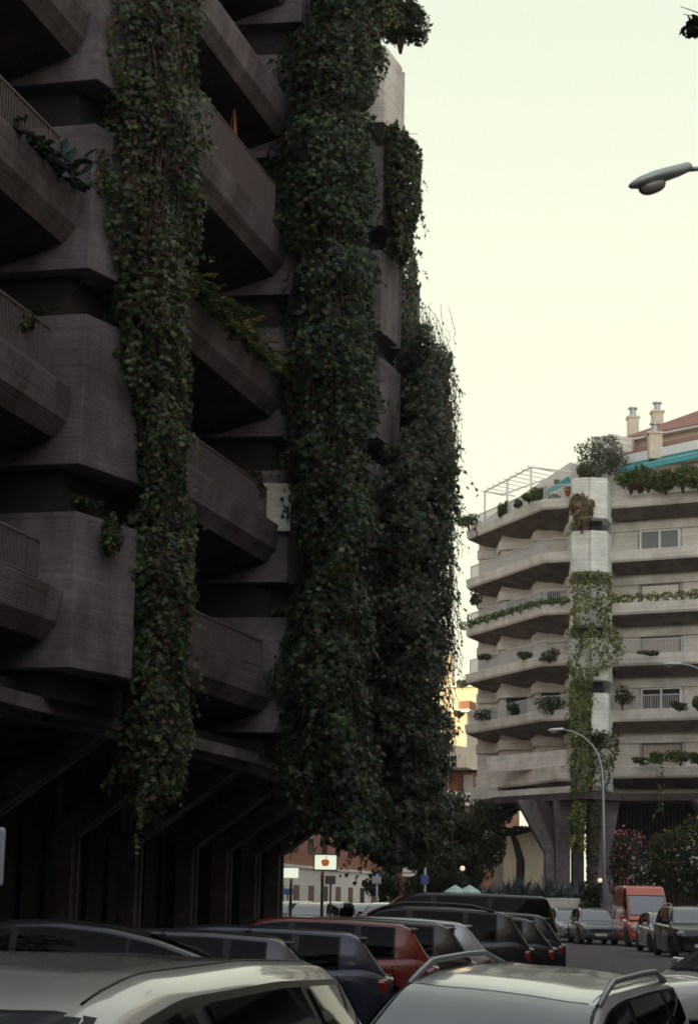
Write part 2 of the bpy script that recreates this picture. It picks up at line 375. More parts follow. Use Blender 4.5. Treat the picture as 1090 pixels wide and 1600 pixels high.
# ================================================================== GROUND
def gz(y): return -.22 if y < 13 else (0 if y > 22 else -.22*(22-y)/9)
b = MB(); ys_ = [-400, -50, 0, 5, 10, 13, 16, 19, 22, 30, 60, 120, 200, 400, 900, 3000]
b.sweep([[(x, y, gz(y)) for x in (-3000, -400, -60, -20, 0, 20, 60, 400, 3000)] for y in ys_], closed=False)
tag(b.build('ground', 'asphalt'), kind='structure')
# pavement on the right behind the parked cars, with kerb, and on the left under the building
def strip(name, pts, z0, z1, m='pavement'):
    b = MB(); b.prism(pts, z0, z1); return tag(b.build(name, m), kind='structure')
strip('pavement', [(9.0, 102), (24, 86), (60, 86), (60, 150), (9.0, 150)], -.05, .13)
strip('pavement', [(-9.5, 22.4), (-1.2, 58), (1.0, 70), (-30, 70), (-30, 22.4)], -.05, .12)
strip('pavement', [(-20, 125), (4, 205), (60, 205), (60, 153), (30, 152), (9, 190), (-16, 118)], -.05, .12) if False else None

# ================================================================== LEFT BUILDING
PIER = [Vector((-6.75, 18.0, 0)), Vector((-4.08, 29.3, 0)), Vector((-1.25, 40.4, 0)), Vector((.78, 53.6, 0)), Vector((2.1, 67.5, 0)), Vector((3.0, 80., 0))]
Z0, DZ = 5.02, 3.09
LB = empty('apartment_building', (-6, 40, 0), label='dark board-marked concrete apartment block on the left with ivy-hung piers and sloping balconies', cat='building')
def frame(i):
    a = (PIER[i+1]-PIER[i]); L = a.length; a.normalize(); return PIER[i], a, Vector((a.y, -a.x, 0)), L
UPZ = Vector((0, 0, 1))
NK = 7
def railing(parent, p0, p1, zb, h, n_out, m='rail_metal', gap=.11, r=.011, top=.03):
    b = MB(); d = p1-p0; L = d.length; d = d.normalized(); k = int(L/gap)
    ax = (d, n_out, UPZ)
    for i in range(k+1):
        p = p0+d*(i*L/k); b.box((p.x, p.y, zb+h/2), (r*2, r*2, h), ax)
    mid = (p0+p1)/2; b.box((mid.x, mid.y, zb+h), (L, top*1.4, top), ax); b.box((mid.x, mid.y, zb+.05), (L, .025, .025), ax)
    for i in range(int(L/2.2)+1):
        p = p0+d*min(L, i*2.2+.02); b.box((p.x, p.y, zb+h/2), (.04, .04, h), ax)
    return b.build('railing', m, parent)
# pier boxes (planter boxes), recessed shaft
for i in range(1, 6):
    o, a, nrm, L = frame(i) if i < 5 else (PIER[5], *frame(4)[1:])
    W_ = lambda s, t: (o.x+a.x*s+nrm.x*t, o.y+a.y*s+nrm.y*t)
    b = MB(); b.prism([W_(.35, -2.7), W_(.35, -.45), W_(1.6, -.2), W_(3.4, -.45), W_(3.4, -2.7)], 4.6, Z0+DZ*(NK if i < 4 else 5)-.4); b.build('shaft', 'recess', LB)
    for k in range(NK):
        if i >= 4 and k > 4: continue
        z = Z0+DZ*k; b = MB(); h = 2.36
        e_ = (i*.37+k*.61) % 1*.03
        poly = [W_(0, -2.9), W_(0, 0), W_(1.62, .36+e_), W_(1.68, .12), W_(1.85, .12), W_(1.92, .42+e_), W_(3.75, .02), W_(3.75, -2.9)]
        b.prism(poly, z, z+h)
        ob = b.build('planter_box', 'concrete' if not (i == 3 and k == 6) else 'concrete_pale', LB, bevel=.018)  # top box of third pier paler, sky light put into its colour
# drain pipe in the first pier slot
o, a, nrm, L = frame(1); W_ = lambda s, t: (o.x+a.x*s+nrm.x*t, o.y+a.y*s+nrm.y*t)
b = MB(); p = W_(2.02, .5); b.lathe([(.085, z) for z in (5.0, 7.35)], (p[0], p[1], 0), 14); b.build('drain_pipe', 'concrete', LB, smooth=True)
# balconies
PROF = [(0, 0), (.10, -.50), (.30, -.76), (1.35, -1.10), (3.7, -1.16), (3.7, -.80), (.42, -.80), (.20, -.60), (.17, 0)]
for i in range(0, 5):
    o, a, nrm, L = frame(i); s0 = 3.73 if i else -3.0
    for k in range(NK if i < 3 else 5):
        zt = Z0+DZ*k+1.17; b = MB(); rings = []
        for s in (s0, L-.02):
            rings.append([(o.x+a.x*s+nrm.x*(-.14-u), o.y+a.y*s+nrm.y*(-.14-u), zt+w) for u, w in PROF])
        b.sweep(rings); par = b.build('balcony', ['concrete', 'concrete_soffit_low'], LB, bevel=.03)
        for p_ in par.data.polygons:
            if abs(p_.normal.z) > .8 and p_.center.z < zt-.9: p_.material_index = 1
        # underside faces above carry their shade as a darker concrete
        has = {(0, 0): .58, (0, 1): .70, (0, 3): .62, (1, 0): .58, (1, 1): .62, (1, 3): .95, (2, 3): .6, (0, 2): .62}.get((i, k), 0)
        e1 = L-.9
        if has:
            p0 = Vector((o.x+a.x*(s0+.1)-nrm.x*.22, o.y+a.y*(s0+.1)-nrm.y*.22, 0)); p1 = Vector((o.x+a.x*e1-nrm.x*.22, o.y+a.y*e1-nrm.y*.22, 0))
            railing(par, p0, p1, zt, has, nrm, m='rail_metal' if k != 3 else 'rail_pale' if False else 'rail_metal', gap=.10 if k != 3 else .07)
    # glazed wall and party walls behind the balconies
    b = MB(); s = (s0+L)/2
    for k in range(NK if i < 3 else 5):
        z = Z0+DZ*k
        c_ = Vector((o.x+a.x*s-nrm.x*3.6, o.y+a.y*s-nrm.y*3.6, z+1.5+.35)); b.box(c_, (L-s0+.6, .12, 3.09), (a, nrm, UPZ))
    b.build('window_wall', 'glass_dark', LB)
    for k in range(NK if i < 3 else 5):
        z = Z0+DZ*k
        for fr in (.0, .25, .5, .75, .97):
            b = MB(); ss = s0+(L-s0)*fr; b.box((o.x+a.x*ss-nrm.x*3.5, o.y+a.y*ss-nrm.y*3.5, z+1.9), (.09, .07, 2.5), (a, nrm, UPZ)); b.build('window_frame', 'rail_metal', LB)
# white wall seen past the second balcony on level one
o, a, nrm, L = frame(1)
q0_, q1_ = atY(404, 755, 40.25), atY(453, 830, 40.25); b = MB(); b.box(((q0_.x+q1_.x)/2, 40.25, (q0_.z+q1_.z)/2), (q1_.x-q0_.x, .06, q0_.z-q1_.z)); b.build('screen_wall', 'concrete_pale', LB)
# roof slab, hidden bulk, soffit over the undercroft
def offs(t, ext=0): 
    r = []
    for i in range(6):
        n_ = frame(min(i, 4))[2]; r.append((PIER[i].x+n_.x*t, PIER[i].y+n_.y*t))
    return r
inner = [(-60, 80), (-60, 10)]
b = MB(); f_ = offs(-.3)[:4]; b.prism([(f_[0][0]-2.6, f_[0][1]-11)]+f_+[(.6, 57.5), (-30, 60), (-30, 5)], Z0+DZ*NK-.35, Z0+DZ*NK+.3); b.build('roof', 'concrete', LB)
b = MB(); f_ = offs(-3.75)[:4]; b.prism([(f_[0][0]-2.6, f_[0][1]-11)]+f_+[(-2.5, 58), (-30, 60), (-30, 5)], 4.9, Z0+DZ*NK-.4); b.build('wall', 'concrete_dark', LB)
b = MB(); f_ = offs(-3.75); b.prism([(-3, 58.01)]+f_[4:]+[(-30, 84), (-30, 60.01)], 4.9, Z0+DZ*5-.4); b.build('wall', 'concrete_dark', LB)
b = MB(); f_ = offs(-.3); b.prism([(-3, 58.01), (1.0, 58.01)]+f_[4:]+[(-30, 84), (-30, 60.01)], Z0+DZ*5-.35, Z0+DZ*5+.2); b.build('roof', 'concrete', LB)
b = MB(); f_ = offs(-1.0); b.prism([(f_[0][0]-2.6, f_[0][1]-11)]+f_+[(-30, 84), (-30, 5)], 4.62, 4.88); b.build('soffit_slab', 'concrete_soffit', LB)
for t in (-.55, -1.25):
    f_ = offs(t); g_ = offs(t-.22); b = MB()
    for i in range(5): b.prism([f_[i], f_[i+1], g_[i+1], g_[i]], 4.40, 4.615)
    b.build('edge_beam', 'concrete', LB)
# ground floor wall and pillars with raking struts
A1 = Vector((.224, .9746, 0)); N1 = Vector((.9746, -.224, 0))
CL = -15.0
pil = [31.5, 36.1, 40.9, 44.8, 48.9, 51.8, 54.5, 56.9]
for Y in pil:
    p = Vector((.23*Y+CL, Y, 0)); b = MB(); b.box((p.x, p.y, 1.5), (.5, .42, 3.0), (A1, N1, UPZ)); b.box((p.x+N1.x*.05, p.y+N1.y*.05, 1.5), (.12, .46, 3.0), (A1, N1, UPZ))
    b.build('pillar', 'concrete', LB, bevel=.02)
    b = MB()
    for dd, ww in ((-.17, .2), (.17, .2), (0, .12)):
        q0 = p+A1*dd; rec = .04 if dd == 0 else 0
        q1 = q0+N1*2.35
        b.sweep([[q0+N1*(.2-rec)-A1*ww/2+UPZ*2.85, q0+N1*(.2-rec)+A1*ww/2+UPZ*2.85, q0-N1*.2+A1*ww/2+UPZ*3.1, q0-N1*.2-A1*ww/2+UPZ*3.1],
                 [q1+N1*(.3-rec)-A1*ww/2+UPZ*4.6, q1+N1*(.3-rec)+A1*ww/2+UPZ*4.6, q1-N1*.3+A1*ww/2+UPZ*4.6, q1-N1*.3-A1*ww/2+UPZ*4.6]])
    b.build('strut', 'concrete', LB, bevel=.02)
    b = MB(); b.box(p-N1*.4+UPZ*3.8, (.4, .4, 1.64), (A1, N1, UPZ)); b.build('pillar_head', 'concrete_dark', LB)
gw = [Vector((.23*Y+CL-2.6, Y, 0)) for Y in (8, 55.6)]
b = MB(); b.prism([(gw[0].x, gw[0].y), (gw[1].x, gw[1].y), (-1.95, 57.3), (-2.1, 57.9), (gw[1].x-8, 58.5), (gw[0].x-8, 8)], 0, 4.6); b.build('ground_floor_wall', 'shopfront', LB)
b = MB()
for k in range(34):
    p = gw[0].lerp(gw[1], (k+.5)/34); b.box((p.x+.05, p.y, 1.9), (.07, .1, 3.8), (A1, N1, UPZ))
b.build('shopfront_mullions', 'concrete_dark', LB)
# far gable fragment at the end of the block: stained wall behind the third pier
b = MB(); q = [atY(628, 440, 66.5), atY(656, 448, 67.5)]
b.prism([(q[0].x-.4, 66.2), (q[1].x, 67.4), (q[1].x-.05, 70.5), (q[0].x-2, 70.5)], atY(650, 556, 67.5).z, atY(650, 446, 67.5).z); b.build('end_wall', 'concrete', LB, bevel=.05)

# ---------------- ivy on the left building
ivy_mass('narrow near ivy column with yellow-green edge hanging down the first concrete pier', [
    (-60, 94, 298, 30.6), (0, 109, 293, 30.6), (60, 134, 296, 30.6), (130, 154, 296, 30.6), (200, 156, 308, 30.6), (290, 152, 298, 30.6, .9), (400, 154, 296, 30.6), (480, 175, 283, 30.7, .72),
    (560, 195, 284, 30.9, .62), (640, 200, 284, 31.1, .7), (720, 202, 282, 31.4, .9), (800, 204, 293, 31.8), (900, 202, 292, 31.8, .85), (1000, 200, 293, 31.8, .8), (1080, 198, 292, 31.8, .9), (1150, 192, 292, 31.8), (1200, 194, 290, 31.8, .9), (1235, 200, 288, 31.8, .45), (1262, 222, 242, 31.8, .7), (1280, 230, 232, 31.8, .7)],
    leaf=.10, n=23000, pal=[(.045, .07, .035), (.065, .105, .04), (.036, .06, .045), (.13, .16, .04), (.14, .065, .045)], w=[.34, .28, .16, .12, .10], group='ivy columns on the left building', ry=.95)
ivy_mass('broad dense ivy column covering the middle pier from roof to street', [
    (-60, 494, 562, 40.3), (0, 496, 565, 40.3), (60, 500, 570, 40.5), (100, 450, 574, 40.5), (200, 442, 572, 40.5), (300, 434, 578, 40.5), (390, 454, 576, 40.5), (440, 466, 574, 40.5), (520, 452, 580, 40.5), (600, 454, 580, 40.5), (700, 454, 572, 40.5),
    (800, 460, 566, 40.5), (900, 476, 565, 40.6), (960, 454, 568, 40.7), (1050, 450, 568, 40.7), (1150, 450, 572, 40.7), (1230, 454, 592, 40.7), (1290, 484, 600, 40.9), (1325, 534, 600, 40.11, .8)],
    leaf=.125, n=30000, pal=G_IVY, w=[.36, .28, .22, .10, .04], group='ivy columns on the left building', ry=1.5)
ivy_mass('far tangled ivy column with wispy right edge against the sky', [
    (545, 618, 690, 58, .8), (600, 622, 694, 58), (690, 614, 702, 57), (745, 600, 704, 54.8), (800, 578, 700, 54.8), (900, 574, 694, 54.8), (1000, 575, 692, 54.8), (1100, 577, 694, 54.8), (1200, 580, 696, 54.8), (1280, 560, 692, 54.8), (1320, 552, 682, 54.8), (1350, 590, 668, 54.8, .8)],
    leaf=.15, n=30000, pal=[(.06, .08, .05), (.038, .056, .04), (.085, .105, .065), (.12, .105, .06), (.12, .07, .055)], w=[.34, .3, .2, .1, .06], group='ivy columns on the left building', ry=2.2, fuzz=.38, spread=.6)
ivy_mass('bushy ivy overhanging the third pier below the pale top box', [
    (215, 604, 632, 54.2, .8), (250, 602, 658, 54.2), (300, 604, 656, 54.2), (350, 606, 644, 54.2), (385, 612, 640, 54.2, .8), (400, 622, 634, 54.2, .6)],
    leaf=.15, n=4200, pal=G_IVY, ry=1.0, group='ivy clumps near the roof', core=False)
ivy_mass('ivy spilling over the roof edge above the middle pier', [(-30, 470, 590, 45, .9), (20, 500, 600, 45), (70, 520, 585, 45.5, .9), (110, 540, 600, 46, .6)], leaf=.13, n=4000, ry=1.2, group='ivy clumps near the roof', core=False)
ivy_mass('thin trailing creeper over the stained end wall', [(398, 606, 645, 65., .8), (440, 612, 650, 65, .5), (500, 618, 650, 65, .35), (545, 620, 655, 65, .7)], leaf=.15, n=1500, ry=.8, core=False, group='ivy clumps near the roof')
# wisps of hanging twigs against the sky
def wisps(label, box, n, Y, leaf=.10, cat='creeper', pal=G_IVY):
    root = empty('hanging_twigs', atY(box[0], box[3], Y), label=label, cat=cat)
    b = MB(); P = []
    for i in range(n):
        px = box[0]+abs(rng.normal(0, .45))*(box[2]-box[0]); py = rng.uniform(box[1], box[3]); p = atY(min(px, box[2]), py, Y+rng.uniform(-1, 1)); q = p.copy(); pts = [q.copy()]
        for j in range(7):
            q = q+Vector((rng.normal(.015, .06), rng.normal(0, .05), -.12-rng.uniform(0, .1))); pts.append(q.copy())
            if rng.random() < .75: P.append(tuple(q))
        b.tube(pts, .008, 3)
    b.build('twigs', 'stem', root); P = np.array(P)
    leaves('foliage', P, rng.normal(0, 1, P.shape), leaf, leaf_colors(len(P), pal), 'kite', 'leaf', root)
wisps('fine twigs of the far creeper fringing its right edge', (686, 560, 712, 1000), 420, 56.5)
wisps('bare feathery twigs standing against the sky beside the end wall', (655, 470, 700, 600), 80, 62)
wisps('sparse twigs trailing from the lower far creeper', (688, 1000, 706, 1180), 50, 57.5)

# planters and plants on the left building
shrub('rooftop_tree', 'small dark rooftop tree against the sky above the pale corner box', atY(626, 32, 55.2), (.95, .95, 1.05), 9000, .11, G_DARK, cat='tree', sub=9, gap=.12)
shrub('balcony_shrub', 'green shrub in the planter left of the pale corner box', atY(582, 80, 52), (.28, .6, .75), 900, .12, G_OLIVE, group='shrubs on the left building')
def fern(name, label, p0, p1, n, L, pal, cat='plant'):
    root = empty(name, p0, label=label, cat=cat); P = []; N_ = []; b = MB(); C = []
    for i in range(n):
        base = p0.lerp(p1, rng.random())+Vector((rng.normal(0, .1), rng.normal(0, .1), 0)); d = Vector((rng.normal(.25, .6), rng.normal(-.4, .6), rng.uniform(.3, 1))).normalized(); l_ = L*rng.uniform(.6, 1.2); q = base; col = np.array(pal[rng.integers(len(pal))])*rng.uniform(.7, 1.3); pts = [q.copy()]
        for j in range(9):
            q = q+d*(l_/9); d = (d+Vector((0, 0, -.2))).normalized(); pts.append(q.copy())
            side = d.cross(UPZ).normalized() if abs(d.z) < .99 else Vector((1, 0, 0))
            for sg in (-1, 1):
                P.append(q+side*sg*.05); N_.append(Vector((0, 0, 1))+side*.3*sg); C.append(col)
        b.tube(pts, .006, 3)
    b.build('fronds', 'stem', root)
    leaves('leaflets', np.array([tuple(p) for p in P]), np.array([tuple(p) for p in N_]), .13, np.clip(np.array(C), 0, 1), 'kite', 'leaf', root, droop=.3, jit=.3)
o, a, nrm, L = frame(1); zt = Z0+DZ*2+1.17
fern('balcony_fern', 'yellow-green ferns arching over the balcony parapet between the two near ivy columns', o+a*3.8-nrm*.25+UPZ*zt, o+a*(L-.4)-nrm*.25+UPZ*zt, 150, .8, [(.12, .15, .02), (.06, .10, .025), (.03, .055, .02), (.2, .17, .03)])
o, a, nrm, L = frame(0)
fern('balcony_fern', 'dark spiky plant behind the railing at the far left', o+a*(L-2.6)-nrm*.3+UPZ*(Z0+DZ*2+1.17), o+a*(L-.3)-nrm*.3+UPZ*(Z0+DZ*2+1.17), 40, .45, [(.02, .04, .03), (.03, .05, .03)])
# broad dark leaves by the white box
root = empty('broad_leaf_plant', atY(105, 250, 28.6), label='plant with big round dark leaves in front of the pale box at upper left', cat='plant')
Pq = [atY(*q, 28.6) for q in ((98, 228), (112, 240), (142, 236), (92, 246), (126, 252), (110, 262), (84, 236), (136, 262))]
leaves('leaf_blades', np.array([tuple(p) for p in Pq]), np.array([(0, -.8, .6)]*len(Pq)), np.array([.42, .36, .34, .3, .34, .3, .26, .3]), leaf_colors(len(Pq), [(.03, .06, .05), (.02, .04, .035)]), 'kite', 'leaf', root, jit=.25)
b = MB()
for p in Pq: b.tube([p, atY(112, 275, 28.6)], .01, 4)
b.build('stalks', 'stem', root)
for (px, py, w_, h_, Y, lab) in ((110, 785, .75, .14, 30.2, 'low green plants growing along the top of the lowest box at far left'), (172, 840, .2, .42, 29.9, 'small dark bush hanging over the side of the lowest box'), (30, 505, .25, .2, 27.6, 'little potted plant behind the railing at the left edge'),
                             (145, 285, .38, .55, 29.6, 'bushy dark plant hanging below the broad leaves'), (395, 760, .35, .5, 39.2, 'leggy plant on the second balcony in front of the white wall'), (430, 985, .5, .6, 41, 'dark bush at the end of the lowest balcony'), (75, 490, .45, .12, 30, 'thin creeper along the top edge of the second box')):
    c = atY(px, py, Y); shrub('balcony_plant', lab, c, (w_, .3, h_), int(900*max(.5, w_+h_)), .09, G_IVY, group='plants on the left building', stem=False)
# flag
root = empty('flag', atY(364, 225, 38.6), label='small red and yellow flag hanging from a balcony at upper left', cat='flag')
b = MB(); b.tube([atY(357, 236, 38.6), atY(366, 158, 38.6)], .012, 6); b.build('flag_pole', 'rail_metal', root)
b = MB(); g = []
for j in range(9):
    v = j/8; row = []
    for i in range(7):
        u = i/6; p = atY(366+(u*7-2)*min(1, .25+v), 166+v*52, 38.6+.06*sin(u*9+v*3)); row.append(tuple(p))
    g.append(row)
b.sweep(g, closed=False, caps=False); b.mi = [1 if (q % 6) in (2, 3) else 0 for q in range(len(b.f))]
b.build('flag_cloth', ['flag_cloth', 'flag_yellow'], root, smooth=True)
# television aerial
root = empty('television_aerial', atY(618, 215, 57), label='thin television aerial sticking out to the right below the pale box', cat='aerial')
b = MB(); b.tube([atY(636, 205, 57.4), atY(638, 242, 57.4)], .012, 5); b.tube([atY(612, 236, 57.), atY(636, 232, 57.4)], .012, 5)
for y in (209, 219, 226, 237): b.tube([atY(615, y+1, 57.4), atY(652, y, 57.4)], .009, 4)
b.build('rods', 'rail_metal', root)

# ================================================================== RIGHT BUILDING
RB = empty('apartment_building', (14, 112, 0), label='pale concrete apartment block on the right with stepped planted balconies, pergola and tiled penthouse', cat='building')
def V3(x, y, z=0): return Vector((x, y, z))
ZR, DR = 7.85, 3.08
tops = [9.32, 12.5, 15.65, 18.6, 21.65, 24.82]
rw0 = V3(15.1, 112.5); rw1 = V3(28.0, 105.4)
lw = [V3(13.2, 112.5), V3(11.2, 113.6), V3(7.45, 124.0)]
lw_in = [V3(13.6, 116.5), V3(12.4, 117.2), V3(9.8, 125.2)]
def slab(parent, pts, zt, h=.8, back=1.35, drop=.42, m='concrete_pale', name='balcony'):
    """parapet slab following plan points, outer face leaning in at its foot, flat soffit going back to the wall"""
    n = len(pts); rings = []
    for i, p in enumerate(pts):
        d0 = (pts[i]-pts[i-1]).normalized() if i else (pts[1]-pts[0]).normalized(); d1 = (pts[i+1]-pts[i]).normalized() if i < n-1 else d0
        d = (d0+d1).normalized(); nn = Vector((-d.y, d.x, 0)); k = 1/max(.5, nn.dot(Vector((-d0.y, d0.x, 0))))
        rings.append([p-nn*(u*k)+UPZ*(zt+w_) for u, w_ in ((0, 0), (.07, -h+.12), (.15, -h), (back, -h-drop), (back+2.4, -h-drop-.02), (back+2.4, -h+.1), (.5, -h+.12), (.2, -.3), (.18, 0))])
    b = MB(); b.sweep(rings); ob = b.build(name, [m, 'soffit_shade'], parent, bevel=.02)
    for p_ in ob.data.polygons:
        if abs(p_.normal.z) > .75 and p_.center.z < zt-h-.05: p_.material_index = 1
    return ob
# body walls
rn = (rw1-rw0).normalized(); rnn = V3(-rn.y, rn.x)
for k in range(6):
    zt = tops[k]
    slab(RB, [rw1, rw0+rn*(-.3)], zt, .66, drop=.5)
    if k > 0: slab(RB, [lw[0]+V3(.6, -.35), lw[1], lw[2]], zt, .60, back=2.8, drop=.85)
    else: slab(RB, [V3(13.6, 111.2), V3(11.9, 112.2), atZ(741, 1217, 9.2).xyz*1+V3(0, 0, -9.2)], zt, .9, back=1.0)
# recessed wall right wing
d_in = 1.75
w0 = rw0-rn*1.2+rnn*d_in; w1 = rw1+rnn*d_in
zb0, zb1 = 7.7, 24.2
ctr = (w0+w1)/2
def s_of(px):
    r_ = ray(px, 1000); k_ = r_.x/r_.y; return (k_*w0.y-w0.x)/(rn.x-k_*rn.y)
SA, SB = s_of(1001), s_of(1063)
b = MB(); b.box((ctr+rnn*.6)+UPZ*(zb0+zb1)/2, ((w1-w0).length, 1.2, zb1-zb0), (rn, rnn, UPZ)); b.build('wall', 'concrete_pale', RB)
for k in range(5):
    zt = tops[k]; zu = tops[k+1]
    # lintel beam, piers, windows with frames
    b = MB(); b.box(ctr-rnn*.06+UPZ*(zu-1.55), ((w1-w0).length, .12, .42), (rn, rnn, UPZ)); b.build('lintel', 'concrete_pale', RB)
    for j, sx_ in enumerate((SA, SA+3.75)):
        wl = SB-SA
        zc = (zt-.5+zu-1.79)/2; hh = zu-1.79-(zt-.5)
        c = w0+rn*(sx_+wl/2)-rnn*.02+UPZ*zc
        kind = {4: 'win', 3: 'glare', 2: 'shut', 1: 'open', 0: 'shut'}[k]
        fr = MB()
        for e_ in (-1, 1): fr.box(c+rn*e_*(wl/2-.04)-rnn*.03, (.08, .08, hh), (rn, rnn, UPZ))
        fr.box(c-rnn*.03, (.1, .07, hh-.02), (rn, rnn, UPZ)) if kind in ('win', 'open') else None
        fr.box(c+UPZ*(hh/2-.04)-rnn*.03, (wl-.17, .08, .08), (rn, rnn, UPZ)); 
        if kind == 'win': fr.box(c-UPZ*(hh/2-.35)-rnn*.03, (wl-.17, .08, .09), (rn, rnn, UPZ))
        wo = fr.build('window', 'window_frame' if kind in ('win', 'open') else 'rail_metal', RB)
        gl = MB(); gl.box(c-rnn*.005, (wl-.1, .03, hh-.04), (rn, rnn, UPZ))
        gl.build('pane' if kind != 'shut' else 'shutter', {'win': 'glass_room', 'glare': 'render_white', 'shut': 'shutter', 'open': 'dark_interior'}[kind], wo)  # glare panes are opaque white, the bright reflection painted in
        dk = MB(); dk.box(c+UPZ*(hh/2+.03)-rnn*.015, (wl+.1, .04, .07), (rn, rnn, UPZ)); dk.build('shutter_box', 'dark_interior', wo)
    # vertical recess lines in the wall
    b = MB()
    for s_ in (SA-.12, SB+.12, SB+1.3): b = MB(); b.box(w0+rn*(s_)-rnn*.01+UPZ*((zt+zu)/2-.9), (.035, .03, 1.9), (rn, rnn, UPZ)); b.build('wall_joint', 'rail_metal', RB)
# left wing: recessed stepped walls and partitions
zc0 = 7.7
steps = [(V3(12.6, 115.0), V3(13.9, 114.6), 1.5), (V3(11.0, 117.5), V3(12.6, 117.0), 1.), (V3(9.0, 121.5), V3(11.0, 120.5), 1.)]
b = MB(); b.prism([(15.3, 113.6), (12.95, 114.9), (12.95, 116.8), (11.3, 117.6), (11.3, 120.0), (9.5, 121.0), (9.5, 123.8), (8.3, 124.5), (8.5, 126.5), (26, 126.5), (26, 114.5), (16, 117)], 7.4, 24.0)
b.build('wall', 'concrete_pale', RB)
for k in range(5):
    zt = tops[k]; zu = tops[k+1]
    for (x0, y0, x1, y1, mm) in ((11.45, 117.5, 12.8, 116.9, 'dark_interior'), (9.65, 120.9, 11.15, 120.1, 'dark_interior')):
        d = V3(x1-x0, y1-y0); L_ = d.length; d.normalize(); nn = V3(d.y, -d.x); c = V3((x0+x1)/2, (y0+y1)/2)+nn*.03+UPZ*((zt+zu)/2-1.0)
        if (k+int(x0)) % 2 == 0 or mm == 'glass_dark':
            b = MB(); b.box(c, (L_*.8, .05, 1.7), (d, nn, UPZ)); b.build('window', mm, RB)
    # beam under the slab where it meets the stepped wall
    b = MB(); b.prism([(15.0, 113.6), (12.8, 114.7), (12.8, 116.6), (11.15, 117.4), (11.15, 119.8), (9.35, 120.8), (9.35, 123.6), (8.2, 124.4), (8.5, 126.0), (15, 125)], zu-1.75, zu-1.2); b.build('beam', 'concrete_pale', RB)
# railings on the left wing
for k, hh, mm in ((1, .85, 'rail_pale'), (2, .9, 'rail_pale'), (3, .9, 'rail_pale'), (4, .85, 'rail_pale'), (5, .85, 'rail_pale'), (0, 0, '')):
    if not hh: continue
    for (pa, pb) in ((lw[0], lw[1]), (lw[1], lw[2])):
        d = (pb-pa).normalized(); nn = V3(-d.y, d.x)*-1; off = V3(-d.y, d.x)*-.3
        pa_ = pa-V3(-d.y, d.x)*.35; pb_ = pb-V3(-d.y, d.x)*.35
        railing(RB, pa_, pb_, tops[k], hh, nn, mm, gap=.13, r=.014, top=.05)
b = MB(); pa = atZ(747, 1205, 9.3); pb = atZ(893, 1165, 9.3)   # solid upper parapet of the lowest terrace
pa.z = pb.z = 0; pa = V3(8.6, 119.6); pb = V3(12.6, 112.6); d = (pb-pa).normalized()
b.box((pa+pb)/2+UPZ*9.75, ((pb-pa).length, .14, .95), (d, V3(-d.y, d.x), UPZ)); b.build('parapet', 'concrete_pale', RB)
for k in (1, 2):
    railing(RB, rw0+rnn*.3, rw1+rnn*.3, tops[k], .82, -rnn, 'rail_pale', gap=.13, r=.013, top=.05)
# lowest floor slab of left wing + deep beam
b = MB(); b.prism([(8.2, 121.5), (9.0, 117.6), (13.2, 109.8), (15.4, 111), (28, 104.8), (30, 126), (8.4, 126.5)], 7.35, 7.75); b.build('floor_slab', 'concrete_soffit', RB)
b = MB(); pa = atY(755, 1255, 122); b.prism([(8.6, 119.8), (13.2, 110.6), (13.4, 111.2), (9.0, 120.2)], 7.55, 8.15); b.build('beam', 'concrete_pale', RB)
b = MB(); b.prism([(8.0, 124.8), (7.9, 121.3), (9.9, 121.2), (10, 124.8)], 6.7, 8.5); b.build('beam', 'concrete_pale', RB)
# central pier boxes
pp = [V3(12.72, 111.3), V3(13.62, 110.75), V3(14.72, 111.05), V3(15.15, 112.6), V3(15.2, 114.8), V3(12.9, 114.8)]
for k in range(6):
    z = ZR+DR*k; b = MB()
    slot = [V3(12.72, 111.3), V3(13.56, 110.8), V3(13.58, 110.98), V3(13.68, 110.96), V3(13.72, 110.76), V3(14.72, 111.05), V3(15.15, 112.6), V3(15.2, 114.8), V3(12.9, 114.8)]
    b.prism([(p.x, p.y) for p in slot], z-(.0), z+2.37); b.build('planter_box', 'concrete_light', RB, bevel=.05)
b = MB(); b.prism([(13.1, 111.9), (14.5, 111.7), (14.9, 114.5), (13.1, 114.5)], 7.3, 24.5); b.build('shaft', 'dark_interior', RB)
# street-level shafts with flared heads
def flare(x0, x1, y, z_bend, ztop, fl, fr, th=1.6):
    b = MB(); b.sweep([[(x0, y, 0), (x1, y, 0), (x1, y+th, 0), (x0, y+th, 0)], [(x0, y, z_bend), (x1, y, z_bend), (x1, y+th, z_bend), (x0, y+th, z_bend)],
                       [(x0-fl, y-.4, ztop), (x1+fr, y-.4, ztop), (x1+fr, y+th, ztop), (x0-fl, y+th, ztop)]])
    return b.build('pillar', 'concrete', RB, bevel=.05)
flare(11.9, 12.75, 112.6, 4.6, 7.34, .1, .1)
b = MB(); b.add([(11.8, 113.2, 4.3), (11.95, 113.2, 4.3), (11.95, 113.2, 7.34), (10.5, 113.2, 7.34), (11.8, 113.5, 4.3), (11.95, 113.5, 4.3), (11.95, 113.5, 7.34), (10.5, 113.5, 7.34)], [(0, 1, 2, 3), (4, 7, 6, 5), (0, 3, 7, 4), (0, 4, 5, 1), (1, 5, 6, 2), (2, 6, 7, 3)]); b.build('web', 'concrete_soffit', RB)
